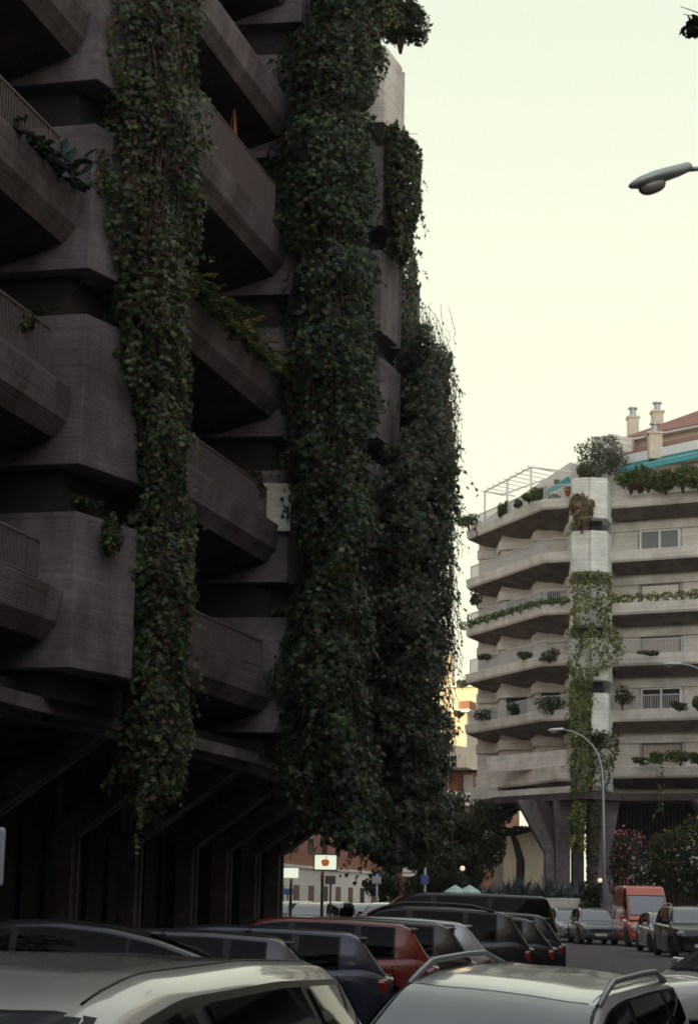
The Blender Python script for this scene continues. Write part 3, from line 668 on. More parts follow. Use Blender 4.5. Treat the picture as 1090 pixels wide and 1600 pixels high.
b = MB(); b.sweep([[(11.35, 112.5, 0), (11.85, 112.5, 0), (11.85, 113.6, 0), (11.35, 113.6, 0)], [(11.35, 112.5, 4.4), (11.85, 112.5, 4.7), (11.85, 113.6, 4.7), (11.35, 113.6, 4.4)], [(9.75, 112.3, 7.34), (10.75, 112.3, 7.34), (10.75, 113.6, 7.34), (9.75, 113.6, 7.34)]]); b.build('strut', 'concrete', RB, bevel=.04); flare(12.95, 13.6, 113.2, 5.2, 7.34, .0, .1, 1); flare(13.75, 15.05, 111.9, 5.0, 7.34, .1, .35)
flare(20.5, 22.0, 108.6, 4.8, 7.34, 1.5, 1.5)
b = MB()
for k in range(40): x = 15.7+k*.2; b.box((x, 114.2-(x-15.7)*.5, 3.7), (.05, .12, 7.2))
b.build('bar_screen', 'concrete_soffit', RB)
b = MB(); b.prism([(16.2, 118), (28, 112), (28, 125), (16.2, 125)], 0, 7.3); b.build('ground_floor_wall', 'shopfront', RB)
# penthouse
b = MB(); b.prism([(15.6, 115.6), (28, 109.2), (30, 124), (17, 126), (15.4, 120)], 24.0, 27.1); b.build('penthouse_wall', 'concrete_pale', RB)
pf = lambda px, py, Y: atY(px, py, Y)
b = MB(); q = [pf(976, 712, 114.6), pf(1110, 700, 109.5)]; d = (q[1]-q[0]); d.z = 0; L_ = d.length; d.normalize(); nn = V3(-d.y, d.x)
b.box((q[0]+q[1])/2-nn*0, (L_+6, .5, .55), (d, nn, UPZ)); b.build('fascia', 'white_paint', RB)
aw = MB(); c = (q[0]+q[1])/2
rings = [[c-d*(L_/2)-nn*.1-UPZ*.2, c-d*(L_/2)-nn*.9-UPZ*.95, c-d*(L_/2)-nn*.9-UPZ*1.0, c-d*(L_/2)-nn*.1-UPZ*.26], [c+d*(L_/2+3)-nn*.1-UPZ*.2, c+d*(L_/2+3)-nn*.9-UPZ*.95, c+d*(L_/2+3)-nn*.9-UPZ*1.0, c+d*(L_/2+3)-nn*.1-UPZ*.26]]
aw.sweep(rings); awo = aw.build('awning', 'awning', RB); b = MB(); b.box(c+d*1.5-nn*.56-UPZ*.6, (L_+3, .05, .05), (d, (nn*.8+UPZ*.75).normalized(), (UPZ*.8-nn*.75).normalized())); b.build('awning_stripe', 'awning_stripe', awo)
# lower tiled strip, upper wall and hipped tile roof
b = MB(); c2 = c+nn*1.2+UPZ*.8; b.box(c2+UPZ*.05, (L_+2, 1.8, .1), (d, (nn*.92+UPZ*.38).normalized(), (UPZ*.92-nn*.38).normalized())); b.build('lower_roof', 'roof_tile', RB)
u0 = pf(978, 699, 117); u1 = pf(1120, 690, 112); dd = (u1-u0); dd.z = 0; LL = dd.length; dd.normalize(); n2 = V3(-dd.y, dd.x); cu = (u0+u1)/2
b = MB(); b.box(cu+n2*3+UPZ*-.35, (LL, 6, 1.9), (dd, n2, UPZ)); b.build('upper_wall', 'render_cream', RB)
b = MB(); b.box(cu+n2*2.8+UPZ*.68, (LL+.4, 6.6, .15), (dd, n2, UPZ)); b.build('eaves', 'white_paint', RB)
e0 = cu-dd*(LL/2+.3)-n2*.6+UPZ*.76; e1 = cu+dd*(LL/2+.3)-n2*.6+UPZ*.76
b = MB(); rA = cu-dd*(LL/2-3.4)+n2*3+UPZ*2.7; rB = cu+dd*(LL/2)+n2*3+UPZ*2.5
b.add([e0, e1, e1+n2*7, e0+n2*7, rA, rB], [(0, 1, 5, 4), (1, 2, 5), (2, 3, 4, 5), (3, 0, 4), (0, 3, 2, 1)]); b.build('roof', 'roof_tile', RB)
for (px, py, Y, w_, h_) in ((1000, 668, 118, .75, 2.2), (1036, 664, 120, .8, 2.6), (1022, 690, 112.6, .9, 1.9), ):
    p = pf(px, py, Y) if px != 988 else 0; p = pf(px-12 if px == 1000 else (px-10 if px == 1036 else px), py, Y); b = MB(); b.box(p+UPZ*(-.35), (w_*.85, w_, h_-.4)); b.box(p+UPZ*(h_/2-.5), (w_*1.05, w_*1.15, .14)); ch = b.build('chimney', 'render_cream', RB, bevel=.02)
    b = MB(); b.lathe([(.2, 0), (.2, .45), (.3, .46), (.3, .56), (.0, .6)], tuple(p+UPZ*(h_/2-.42)), 10); b.build('chimney_pot', 'galv', ch)
b = MB(); p0 = pf(922, 690, 116); b.prism([(p0.x, 115.6), (p0.x+1.5, 114.9), (p0.x+2.6, 117.5), (p0.x+.6, 119)], 24, p0.z+.2); b.prism([(p0.x+1.52, 114.95), (p0.x+2.4, 115.4), (p0.x+3, 117), (p0.x+2.62, 117.5)], 24, p0.z+.15); b.build('stair_tower', 'concrete_pale', RB)
# left terrace sloping roof wall + pergola
b = MB(); t0 = pf(742, 822, 126); t1 = pf(890, 722, 116); b.add([(t0.x, t0.y, 24.6), (t1.x, t1.y, 24.6), (t1.x, t1.y, t1.z), (t0.x, t0.y, t0.z), (t0.x+1, t0.y+5, 24.6), (t1.x+4, t1.y+5, 24.6), (t1.x+4, t1.y+5, t1.z), (t0.x+1, t0.y+5, t0.z)],
    [(0, 1, 2, 3), (4, 7, 6, 5), (3, 2, 6, 7), (0, 3, 7, 4), (1, 5, 6, 2), (0, 4, 5, 1)]); b.build('terrace_wall', 'render_white', RB)
b = MB()
for i in range(5):
    fr = (i+.6)/5.2; p = t0.lerp(t1, fr); b.box((p.x-.02, p.y-.06, p.z-.75), (.5, .08, .3))
b.build('terrace_window', 'shutter_brown', RB)
b = MB(); A_ = atY(757, 768, 122.5); B_ = atY(829, 730, 116.5); C_ = atY(893, 738, 114.8)
b.tube([A_, B_], .05, 6); b.tube([B_, C_], .06, 6); A2 = A_+V3(1.1, 1.0); C2 = B_+V3(2.0, 1.6); b.tube([A2, C2], .05, 6); b.tube([A_, A2+V3(.9, .2, 0)], .06, 6)
for q_, dz in ((A_, 1.9), (B_, 2.3), (A_.lerp(B_, .5), 2.1)): b.box((q_.x, q_.y, q_.z-dz/2), (.13, .13, dz))
for i in range(9):
    fr = i/8; p = A_.lerp(B_, fr); q_ = A2.lerp(C2, fr); e_ = (q_-p).normalized(); b.tube([p-e_*.35, q_+e_*.3], .035, 5)
b.build('pergola', 'white_paint', RB)
b = MB(); q0 = atY(888, 745, 115.2); q1 = atY(850, 768, 117.5); b.add([q0, q1, q1+V3(.1, -.4, -.25), q0+V3(.1, -.4, -.45), q0+V3(0, 0, .05), q1+V3(0, 0, .05), q1+V3(.1, -.4, -.2), q0+V3(.1, -.4, -.4)], [(0, 1, 2, 3), (4, 7, 6, 5), (0, 4, 5, 1), (3, 2, 6, 7), (0, 3, 7, 4), (1, 5, 6, 2)]); b.build('awning', 'awning', RB)

# plants of the right building
G1 = 'planting on the right building'
def box_shrub(name, lab, px, py, Y, w_, h_, n=700, size=.13, pal=G_BRIGHT, d_=.45, flower=None, gap=0, g=G1, sub=5):
    return shrub(name, lab, atY(px, py, Y), (w_/2, d_, h_/2), n, size, pal, group=g, flower=flower, gap=gap, sub=sub)
for i, px in enumerate((985, 1012, 1040, 1066, 1092)):
    box_shrub('terrace_hedge', ['leafy green hedge clump next to the corner box on the roof terrace', 'hedge clump with red leaves hanging left on the roof terrace', 'green hedge clump in the middle of the roof terrace', 'tall hedge clump below the teal awning', 'hedge clump at the right edge of the roof terrace'][i], px, 750-(i % 2)*3, 111.5-i*.6, 1.9, 1.75, 1700, .16, G_BRIGHT, .5, flower=((.28, .03, .03), .06))
for px, lab in ((998, 'deep red trailing plant hanging over the roof terrace wall, left one'), (1037, 'deep red trailing plant hanging over the roof terrace wall, right one')):
    box_shrub('red_plant', lab, px, 763, 111.2, 1.2, .7, 450, .11, [(.16, .02, .03), (.08, .02, .02), (.06, .06, .02)], .3)
tree('sparse grey-green rooftop tree behind the pale corner pier', atY(934, 756, 113.6), 3.0, 1.7, 4200, .14, [(.10, .12, .07), (.06, .08, .04), (.15, .16, .10)], name='rooftop_tree', trunk_r=.06, crown_from=.15, gap=0, sub=26)
box_shrub('corner_shrub', 'dark shrub at the left of the corner pier top', 911, 737, 112.2, 1.1, 1.2, 900, .14, G_OLIVE)
box_shrub('dry_grass', 'dry straw-coloured grass drooping from the corner pier', 908, 800, 110.7, 1.5, 2.5, 1100, .4, [(.24, .2, .1), (.16, .16, .08), (.26, .17, .11)], .3, gap=.05)
bpy.data.objects['dry_grass']['category'] = 'grass'
for i, (px, py, w_, h_, pal, lab) in enumerate(((733, 815, 1.5, .9, G_OLIVE, 'shrub leaning out at the tip of the top left terrace'), (785, 797, .7, 1.1, G_OLIVE, 'dark shrub trailing over the top left terrace wall'), (809, 787, .45, .5, G_OLIVE, 'small round bush on the top left terrace'), (826, 777, .8, .65, G_BRIGHT, 'bright bush on the top left terrace, left of the brightest'), (843, 774, .9, .75, G_BRIGHT, 'brightest round bush on the top left terrace'), (866, 777, .5, .2, G_BRIGHT, 'low tuft beside the terracotta pots'))):
    Y = atZ(px, py+8, 24.9).y; box_shrub('terrace_bush', lab, px, py, min(125, max(112, Y)), w_*1.4, h_*1.3, 1100, .13, pal)
for i, px in enumerate((886, 894)):
    b = MB(); p = atY(px, 771, 112.3); r_ = empty('terracotta_pot', p-UPZ*.15, label=('left' if i == 0 else 'right')+' one of two terracotta pots on the top terrace wall', cat='flower pot', group='terracotta pots on the right building'); b.lathe([(.1, -.18), (.17, .12), (.19, .13), (.19, .19), (.0, .19)], tuple(p), 12); b.build('pot', 'terracotta', r_, smooth=True)
    leaves('foliage', np.array([tuple(p+V3(rng.normal(0, .1), rng.normal(0, .1), .25+rng.uniform(0, .15))) for _ in range(50)]), rng.normal(0, 1, (50, 3)), .1, leaf_colors(50, [(.3, .08, .03), (.1, .1, .03)]), 'kite', 'leaf_matt', r_)
hb = []
for i in range(13):   # hedge on the third level, left wing and right wing
    fr = i/12; a_, b_ = (lw[2], lw[1]) if fr < .75 else (lw[1], lw[0]); f2 = fr/.75 if fr < .75 else (fr-.75)/.25; p = a_.lerp(b_, f2); hb.append((p.x, p.y+.25, tops[3]+.15, .42, .4, .3))
r_ = empty('balcony_hedge', V3(hb[0][0], hb[0][1], tops[3]), label='low clipped hedge along the parapet of the left balcony below the corner pier', cat='hedge', group=G1); blob_leaves('foliage', hb, 3200, .14, G_BRIGHT, parent=r_)
hb = []
for i in range(16): p = (rw0+rnn*.3).lerp(rw1, i/18); hb.append((p.x, p.y, tops[3]+.25, .45, .35, .34))
r_ = empty('balcony_hedge', V3(hb[0][0], hb[0][1], tops[3]), label='yellow-green hedge along the right balcony under the white panes', cat='hedge', group=G1); blob_leaves('foliage', hb, 3600, .14, [(.17, .2, .03), (.1, .13, .025), (.2, .2, .05)], parent=r_)
b = MB()
for i in range(7): p = (rw0+rnn*.1).lerp(rw1, .1+i*.035); b.lathe([(.02, -.02), (.09, .0), (.11, .1), (.06, .16), (0, .17)], (p.x, p.y, tops[3]), 8)
tag(b.build('stone_row', 'render_white', smooth=True), 'row of small white stones on the right balcony parapet', 'stones')
lowp = [((700+q[0], q[1], q[2], q[3], q[4]) if False else q) for q in ()]
for (px, py, w_, h_, pal, lab) in ((760, 1026, 1.0, .4, G_OLIVE, 'low trailing plant at the left of the middle balcony'), (820, 1025, .9, .5, G_OLIVE, 'tuft trailing over the middle balcony corner'), (858, 1024, 1.0, .7, [(.14, .09, .04), (.07, .08, .03)], 'reddish trailing plant on the middle balcony'), (1015, 1020, 1.3, .25, G_OLIVE, 'low creeping plant on the middle right balcony'),
                             (760, 1118, 1.3, .9, [(.07, .05, .04), (.05, .06, .03)], 'dark reddish bush at the tip of the fourth balcony'), (803, 1108, .9, .8, G_OLIVE, 'bush in the middle of the fourth balcony'), (862, 1099, 1.6, 1.0, G_OLIVE, 'wide dark bush near the ivy on the fourth balcony'), (972, 1090, 1.1, 1.1, G_OLIVE, 'open shrub right of the corner pier beside the open window'), (1060, 1104, .8, .5, G_OLIVE, 'small plant under the open window railing'), (1088, 1098, .6, .7, G_OLIVE, 'round plant at the right edge beside the open window'),
                             (1000, 1188, .9, .4, G_OLIVE, 'low plant at the left of the lowest right balcony'), (1030, 1184, 1.0, .6, G_BRIGHT, 'bright plant in the middle of the lowest right balcony'), (1062, 1182, 1.2, .8, G_OLIVE, 'bushy plant on the lowest right balcony'), (1090, 1186, .8, .6, G_OLIVE, 'plant at the right edge of the lowest right balcony'), (745, 935, .8, .9, G_OLIVE, 'wispy plant at the tip of the third balcony')):
    Y = 112.2-(px-957)*.027 if px > 900 else (124.2-(px-728)*.09 if px < 840 else 113.4)
    box_shrub('balcony_plant', lab, px, py, Y-.1, w_*1.35, h_*1.3, 800, .13, pal, .4)
ivy_mass('yellow-green ivy column climbing the corner pier of the right building', [(895, 900, 950, 110.4, .8), (930, 896, 952, 110.4, .8), (965, 893, 945, 110.4, .6), (1000, 892, 968, 110.4, .9), (1030, 890, 960, 110.4, .6), (1060, 893, 922, 110.4, .8), (1110, 891, 920, 110.6, .9), (1150, 893, 922, 110.6, .8), (1200, 892, 925, 110.8, .8), (1260, 893, 915, 111, .8), (1330, 898, 908, 111.2, .7)],
         leaf=.17, n=7000, pal=[(.17, .19, .04), (.11, .14, .035), (.07, .10, .03), (.2, .19, .06), (.12, .07, .03)], w=[.3, .3, .25, .1, .05], ry=.6, cat='ivy', core=False)
ivy_mass('ivy beard hanging under the lower box of the right building', [(1140, 930, 962, 110.6, .8), (1175, 925, 965, 110.8), (1230, 918, 945, 110.8, .5), (1300, 915, 935, 111.4, .7), (1380, 918, 930, 111.4, .6)], leaf=.18, n=1500, pal=[(.05, .07, .025), (.09, .07, .03)], ry=.5, core=False)
ivy_mass('single vine dangling from the lowest right balcony', [(1185, 1022, 1036, 109.5, .8), (1220, 1026, 1036, 109.5, .7), (1270, 1029, 1034, 109.5, .6)], leaf=.13, n=160, pal=G_BRIGHT, ry=.15, core=False)

# ================================================================== FAR BUILDINGS
GB = empty('apartment_building', (9, 170, 0), label='sunlit brick apartment block with curved white balconies in the gap between the two big buildings', cat='building')
b = MB(); b.prism([(4.5, 171.5), (12.5, 168.9), (16, 182), (4.5, 190)], 0, 12.4); b.build('wall', 'brick', GB)
b = MB(); b.prism([(4.5, 169.6), (10.2, 166.2), (10.9, 168.8), (13.5, 169.6), (16, 182), (4.5, 190)], 12.61, 17.2); b.build('upper_wall', 'render_cream', GB)  # cream instead of brick: yellow sun glow put into the upper walls' colour
b = MB(); b.prism([(4.2, 169.3), (10.35, 165.7), (11.3, 168.4), (13.8, 169.3), (16, 182), (4.2, 190)], 17.21, 17.45); b.build('slab', 'white_paint', GB)
b = MB(); b.prism([(4.5, 171.5), (11.6, 168.6), (13.5, 172), (14, 182), (4.5, 188)], 17.46, 19.6); b.build('attic_wall', 'render_cream', GB)
b = MB(); b.prism([(9.6, 167.2), (10.4, 166.2), (11.1, 168.3), (10.6, 168.6)], 17.46, 18.2); b.build('parapet', 'brick', GB)
b = MB(); b.prism([(4.3, 171.2), (11.9, 168.1), (14.0, 171.9), (14, 182), (4.3, 188)], 19.61, 19.8); b.build('attic_roof', 'white_paint', GB)
b = MB(); b.prism([(4.5, 172.6), (9.1, 170.2), (9.6, 174), (4.5, 176)], 19.81, 22.8); b.build('tower', 'render_cream', GB)
for x_, z_ in ((8.2, 15.3), (11.9, 15.3)):
    b = MB(); b.box((x_, 169.6-(x_-4.5)*.596-.03 if x_ < 10 else 169.08, z_), (.7, .12, 1.5), (V3(.859, -.512), V3(.512, .859), UPZ) if x_ < 10 else None); b.build('window', 'shutter', GB)
for k in range(4):
    z = 3.6+3.0*k; b = MB(); pts = [(5.0, 165.6), (7.2, 165.4), (9.2, 166.6), (11.6, 171.0), (11.0, 172.5), (5, 168)]
    b.prism(pts, z, z+.22); bo = b.build('balcony', 'white_paint', GB)
    b = MB(); 
    for (p, q) in zip(pts[:3], pts[1:4]):
        d = V3(q[0]-p[0], q[1]-p[1]); L_ = d.length; d.normalize(); c = V3((p[0]+q[0])/2, (p[1]+q[1])/2, z+.7); b.box(c, (L_, .08, .8), (d, V3(-d.y, d.x), UPZ))
    b.build('balustrade', 'render_white', bo)
    for x in (6.3, 8.6, 10.6):
        y = 171.5-(x-4.5)*.325-.05; b = MB(); b.box((x, y, z+1.6), (.9, .14, 2.0)); b.build('window', 'glass_room' if (k+int(x)) % 2 else 'shutter', GB)
for (px, py, lab) in ((722, 1068, 'plants on an upper sunlit balcony in the gap'), (716, 1115, 'bush on the shaded balcony in the gap')):
    box_shrub('balcony_plant', lab, px, py, 166.5, 1.3, .9, 400, .2, G_OLIVE, .5, g='plants on the far brick building')
# pale building behind, between the brick block and the right building, and one seen under the arches
b = empty('house', (14, 150, 0), label='cream house seen through the arch under the right building', cat='building'); 
m_ = MB(); m_.prism([(11.2, 140), (16.5, 146), (16.5, 152), (11.2, 152)], 0, 6.6); m_.build('wall', 'render_tan', b)
m_ = MB(); m_.box((14, 146.0, 6.7), (6.6, 12.5, .25)); m_.build('roof', 'concrete_pale', b)
m_ = MB(); m_.box((12.6, 141.45, 4.6), (.9, .2, 1.1), (V3(.66, .75), V3(-.75, .66), UPZ)); m_.build('window', 'glass_dark', b)
LW = empty('shop_building', (-2, 140, 0), label='brick street building with a white rendered ground floor seen under the left block', cat='building')
p0 = V3(-8.5, 112); p1 = V3(7.0, 186); d = (p1-p0); L_ = d.length; d.normalize(); nn = V3(d.y, -d.x); c = (p0+p1)/2
b = MB(); b.box(c-nn*4+UPZ*1.85, (L_, 8, 3.7), (d, nn, UPZ)); b.build('ground_floor', 'render_white', LW)
b = MB(); b.box(c-nn*4.1+UPZ*9.7, (L_, 8, 11.8), (d, nn, UPZ)); b.build('brick_wall', 'brick', LW)
b = MB(); b.box(c-nn*3.9+UPZ*3.8, (L_, 8.1, .2), (d, nn, UPZ)); b.build('cornice', 'concrete_pale', LW)
for i in range(16):
    s_ = 8+i*4.6; q = p0+d*s_+nn*.02; b = MB(); b.box(q+UPZ*1.35, (1.5, .1, 2.4), (d, nn, UPZ)); b.build('doorway', 'shutter_brown' if i % 3 else 'dark_interior', LW)
    b = MB(); b.box(q+UPZ*5.6-nn*.1, (1.4, .1, 1.6), (d, nn, UPZ)); b.build('window', 'glass_dark', LW)
# unseen blocks added to hold off sun, side light and reflected sky
RC = empty('apartment_building', (26, 40, 0), label='unseen long block added on the right to cut side light', cat='building')
b = MB(); b.prism([(18.5, -25), (40, -25), (40, 62), (19.5, 62)], 0, 32); b.build('wall', 'concrete', RC)
for k in range(9):
    b = MB(); b.box((18.7, 18, 2.6+k*3.1), (1.6, 84, .9), (V3(1, -.018), V3(.018, 1), UPZ)); b.build('balcony', 'concrete_pale', RC)
BB = empty('apartment_building', (3, -18, 0), label='unseen low block added behind the camera to darken car reflections', cat='building')
b = MB(); b.prism([(-12, -30), (18, -30), (18, -17), (-12, -17)], 0, 14); b.build('wall', 'concrete_dark', BB)
for k in range(4):
    b = MB(); b.box((3, -16.6, 2.8+k*3.1), (28, 1.2, .8)); b.build('balcony', 'concrete', BB)
LC = empty('apartment_building', (-26, -8, 0), label='unseen dark block added at the near left to stop the sun', cat='building')
b = MB(); b.prism([(-45, -30), (-13, -30), (-14, 5), (-45, 5)], 0, 22); b.build('wall', 'concrete_dark', LC)
for k in range(6):
    b = MB(); b.box((-13.2, -12, 3+k*3.1), (1.4, 34, .8)); b.build('balcony', 'concrete', LC)
BK = empty('apartment_building', (-20, 100, 0), label='unseen block added behind the left building to stop the sun', cat='building')
if False: pass
b = MB(); b.prism([(-60, 40), (-31, 60), (-31, 85.5), (-10, 85.5), (-11, 110), (-60, 92)], 0, 38); b.build('wall', 'brick', BK)
b = MB(); b.prism([(-60.5, 39.5), (-30.5, 59.5), (-30.5, 85.1), (-9.6, 85.1), (-10.6, 110.4), (-60.5, 92.4)], 38.01, 38.4); b.build('roof', 'roof_tile', BK)

# ================================================================== STREET TREES & SHRUBS
tree('dark street tree left of the right building, under the brick block', (6.4, 117, 0), 7.0, 2.5, 9000, .26, G_DARK, name='street_tree', trunk_r=.2, crown_from=.3, group='street trees', gap=-.05)
tree('dark street tree directly under the far ivy column', (4.6, 104, 0), 4.3, 1.9, 4500, .22, G_DARK, name='street_tree', trunk_r=.16, crown_from=.3, group='street trees')
tree('dusty olive-green street tree under the brick balconies', (7.4, 140, 0), 8.8, 2.9, 5000, .28, [(.06, .06, .025), (.09, .07, .03), (.04, .045, .02)], name='street_tree', trunk_r=.2, crown_from=.3, group='street trees')
tree('small dark tree by the shops under the left block', (2.2, 110, 0), 4.6, 1.5, 2600, .22, G_DARK, name='street_tree', trunk_r=.12, crown_from=.25, group='street trees')
# tree with a bent trunk and a flat bough in front of the cream house
root = empty('bent_tree', (10.2, 119, 0), label='tree with bent dark trunk and flat horizontal bough in front of the cream house', cat='tree')
b = MB(); T = [atY(812, 1392, 119), atY(813, 1345, 119), atY(806, 1318, 119), atY(800, 1305, 119)]; b.tube(T, [.28, .24, .2, .14], 9); b.tube([T[3], atY(820, 1300, 118.6), atY(838, 1296, 118.5)], [.12, .07, .02], 6); b.tube([T[3], atY(785, 1290, 119)], [.12, .04], 6); b.build('trunk', 'bark', root, smooth=True)
bl = [(*atY(px, py, 118.8), w_, .7, h_) for px, py, w_, h_ in ((790, 1300, .7, .28), (815, 1296, .75, .22), (835, 1296, .4, .12), (772, 1290, .7, .4), (760, 1310, 1.3, 1.2), (745, 1345, 1.3, 1.3), (775, 1275, .8, .5), (800, 1262, .35, .5), (788, 1275, .5, .5))]
bl += [(*atY(px, py, 118.4), w_, .9, h_) for px, py, w_, h_ in ((735, 1290, 1.2, .9), (755, 1265, .9, .6), (770, 1330, .8, .9), (720, 1330, 1.2, 1.3), (700, 1290, 1.0, 1.0))]
blob_leaves('crown', bl, 8500, .2, G_DARK, parent=root)
# oleanders and shrubs on the right
for (px, py, Y, w_, h_, pal, fl, n, lab) in ((978, 1352, 100, 2.3, 4.6, G_DARK, ((.60, .16, .24), .22), 2600, 'oleander with pink flowers beside the lamp post'),
        (1010, 1365, 97, 2.0, 3.6, G_DARK, ((.75, .73, .70), .24), 2400, 'oleander with white flowers behind the red van'),
        (1058, 1348, 96, 3.6, 4.6, [(.03, .045, .015), (.05, .06, .02), (.02, .035, .012)], ((.30, .17, .04), .10), 4200, 'big dark bush with orange tips behind the red van'),
        (1090, 1352, 94, 2.0, 4.0, G_DARK, ((.72, .70, .66), .2), 2200, 'white-flowered oleander at the right edge'),
        (925, 1402, 98, 1.6, 1.9, G_DARK, None, 1200, 'rounded dark bush at the end of the concrete planter')):
    c = atY(px, py, Y); shrub('oleander' if fl else 'bush', lab, c, (w_/2, 1.2, h_/2), n, .17, pal, cat='bush', group='bushes on the right pavement', flower=fl, sub=8)
# agave bed and its concrete planter
PL = empty('planter', (10, 104, 0), label='long low concrete planter holding agaves in front of the right building', cat='planter')
b = MB(); y0 = 103; b.prism([(atY(735, 1400, y0).x, y0), (atY(925, 1400, y0).x, y0-2), (atY(925, 1400, y0).x+1, y0+3.5), (atY(735, 1400, y0).x, y0+4)], 0, 1.95); b.build('wall', 'concrete_pale', PL, bevel=.03)
def agave(i, x, y, z, r_, n=34):
    root = empty('agave', (x, y, z), label=None, cat='agave', group='agaves in the planter')
    b = MB()
    for k in range(n):
        a = k*2.4+i; el = rng.uniform(.15, 1.35); L_ = r_*rng.uniform(.75, 1.1); d = V3(cos(a)*cos(el), sin(a)*cos(el), sin(el)); side = d.cross(UPZ).normalized(); up = side.cross(d)
        rings = []
        for t, w_ in ((0, .05), (.25, .085), (.6, .06), (.85, .03), (1, .004)):
            p = V3(x, y, z)+d*(L_*t)-UPZ*(.18*t*t*cos(el)*L_)
            rings.append([p-side*w_*r_, p-up*(w_*.25*r_), p+side*w_*r_, p+up*.01])
        b.sweep(rings)
    b.build('leaf_rosette', 'agave', root); return root
mat('agave', (.055, .08, .085), .6, noise_amt=.4, nscale=3)
alab = ['leftmost agave of the planter, small', 'second agave from the left end of the planter', 'third agave from the left in the planter', 'tall agave before the bent tree trunk', 'agave just right of the bent tree trunk', 'agave in front of the bright house wall', 'large agave before the left arch pillar', 'agave between the pillar and the hanging ivy', 'agave below the hanging ivy', 'agave next to the small yellow lamp', 'rightmost agave of the planter']
for i in range(11):
    px = 748+i*17.5; Y = 103.6+(i % 3)*.8-(px-735)*.0085; p = atY(px, 1400, Y); r_ = [.8, .9, 1.0, 1.35, 1.2, 1.1, 1.35, 1.2, 1.0, 1.0, .9][i]
    agave(i, p.x, Y, 1.9, r_)['label'] = alab[i]
# two tall trees the camera stands under: their crowns are above the picture, they shade and mirror in the near cars
for (lab, x, y, sg) in (('tall dark tree rising above the near left cars, crown over the picture', -7.0, 2.5, 1), ('tall dark tree above the near middle cars, crown over the picture', 6.4, 1.0, -1)):
    root = empty('street_tree', (x, y, gz(y)), label=lab, cat='tree'); bl = []; b = MB(); b.tube([V3(x, y, -.3), V3(x, y, 4), V3(x+sg*.6, y, 8), V3(x+sg*1.5, y, 12)], [.3, .25, .2, .1], 9)
    for i in range(16):
        p = V3(x+sg*1.6+rng.normal(0, 2.2), y+2+rng.normal(0, 2.2), 11.5+rng.normal(0, 1.2)); bl.append((p.x, p.y, p.z, 1.9, 1.9, 1.3)); b.tube([V3(x+sg*.6, y, 8), V3(x+sg*.6, y, 8).lerp(p, .6)+V3(0, 0, .4), p], [.1, .06, .02], 5)
    b.build('trunk', 'bark', root, smooth=True); blob_leaves('crown', bl, 9000, .3, G_DARK, parent=root)
# near tree twig at the top right corner
root = empty('street_tree', (6.2, 16.5, gz(16)), label='near tree outside the right edge with a few dark leaves in the top corner', cat='tree')
tw = atY(1075, 40, 15.5); b = MB(); b.tube([V3(6.4, 16.5, gz(16)), V3(6.3, 16.4, 4), V3(5.9, 16.2, 7)], [.2, .16, .1], 8); b.tube([V3(5.9, 16.2, 7), atY(1150, 60, 15.8), atY(1086, 45, 15.5)], [.08, .03, .012], 6); b.tube([atY(1140, 40, 15.6), atY(1090, 20, 15.5), atY(1062, 10, 15.5)], [.015, .006, .003], 4); b.tube([atY(1130, 35, 15.6), atY(1066, 22, 15.5)], [.01, .003], 4); b.build('trunk', 'bark', root, smooth=True)
Pq = [tuple(atY(1083+rng.uniform(-8, 10), 38+rng.uniform(-10, 18), 15.5+rng.normal(0, .1))) for _ in range(60)]+[tuple(atY(1067, 47, 15.5)), tuple(atY(1066, 52, 15.5))]+[tuple(V3(9.0+rng.normal(0, 1.2), 16+rng.normal(0, 1.2), 10+rng.normal(0, 1.0))) for _ in range(2500)]
leaves('crown', np.array(Pq), rng.normal(0, 1, (len(Pq), 3)), .09, leaf_colors(len(Pq), G_DARK), 'kite', 'leaf_matt', root)

# ================================================================== STREET LAMPS & SIGNS
def lamp_head(root, tip, back, w, glassdrop=.13, mb='lamp_body'):
    """cobra-head luminaire from its tip to where the arm enters"""
    d = (back-tip); L_ = d.length; d.normalize(); side = d.cross(UPZ).normalized(); up = side.cross(d)
    b = MB(); rings = []
    for t, ww, hu, hd in ((0, .05, .01, .02), (.05, .4, .05, .06), (.18, .8, .1, .09), (.4, 1, .125, .10), (.62, .8, .125, .10), (.8, .5, .12, .09), (.97, .32, .115, .06), (1, .3, .09, .04)):
        p = tip+d*(L_*t)+up*(t*L_*.02); W2 = w/2*ww; s_ = L_
        rings.append([p+side*(W2*cos(a))+up*((hu if sin(a) > 0 else hd)*s_*sin(a)*.8) for a in [2*pi*k/16 for k in range(16)]])
    b.sweep(rings); b.build('lamp_housing', mb, root, smooth=True)
    c = tip+d*(L_*.34)-up*(L_*.06); b = MB(); rings = []
    for r_, h_ in ((.2, 0), (.2, .05), (.165, .1), (.1, .125), (.02, .13)):
        rings.append([c+d*(cos(a)*r_*L_)+side*(sin(a)*r_*L_*.75)-up*(h_*L_) for a in [2*pi*k/16 for k in range(16)]])
    b.sweep(rings); b.build('lamp_glass', 'lamp_glass', root, smooth=True)
L1 = empty('street_lamp', (6.5, 22, 0), label='near street lamp head reaching in from the right edge against the sky', cat='street lamp', group='street lamps')
tip = atY(981, 291, 22); bk = atY(1079, 264, 22.2); lamp_head(L1, tip, bk+V3(0, 0, .0), .34)
b = MB(); b.tube([bk-(bk-tip)*.02, atY(1110, 262, 22.3), V3(4.9, 22.4, 10.0), V3(5.8, 22.5, 9.5), V3(6.4, 22.4, 8.4), V3(6.5, 22.3, 6), V3(6.5, 22.2, 0)], [.03, .03, .035, .045, .06, .07, .1], 10); b.build('post', 'galv', L1, smooth=True)
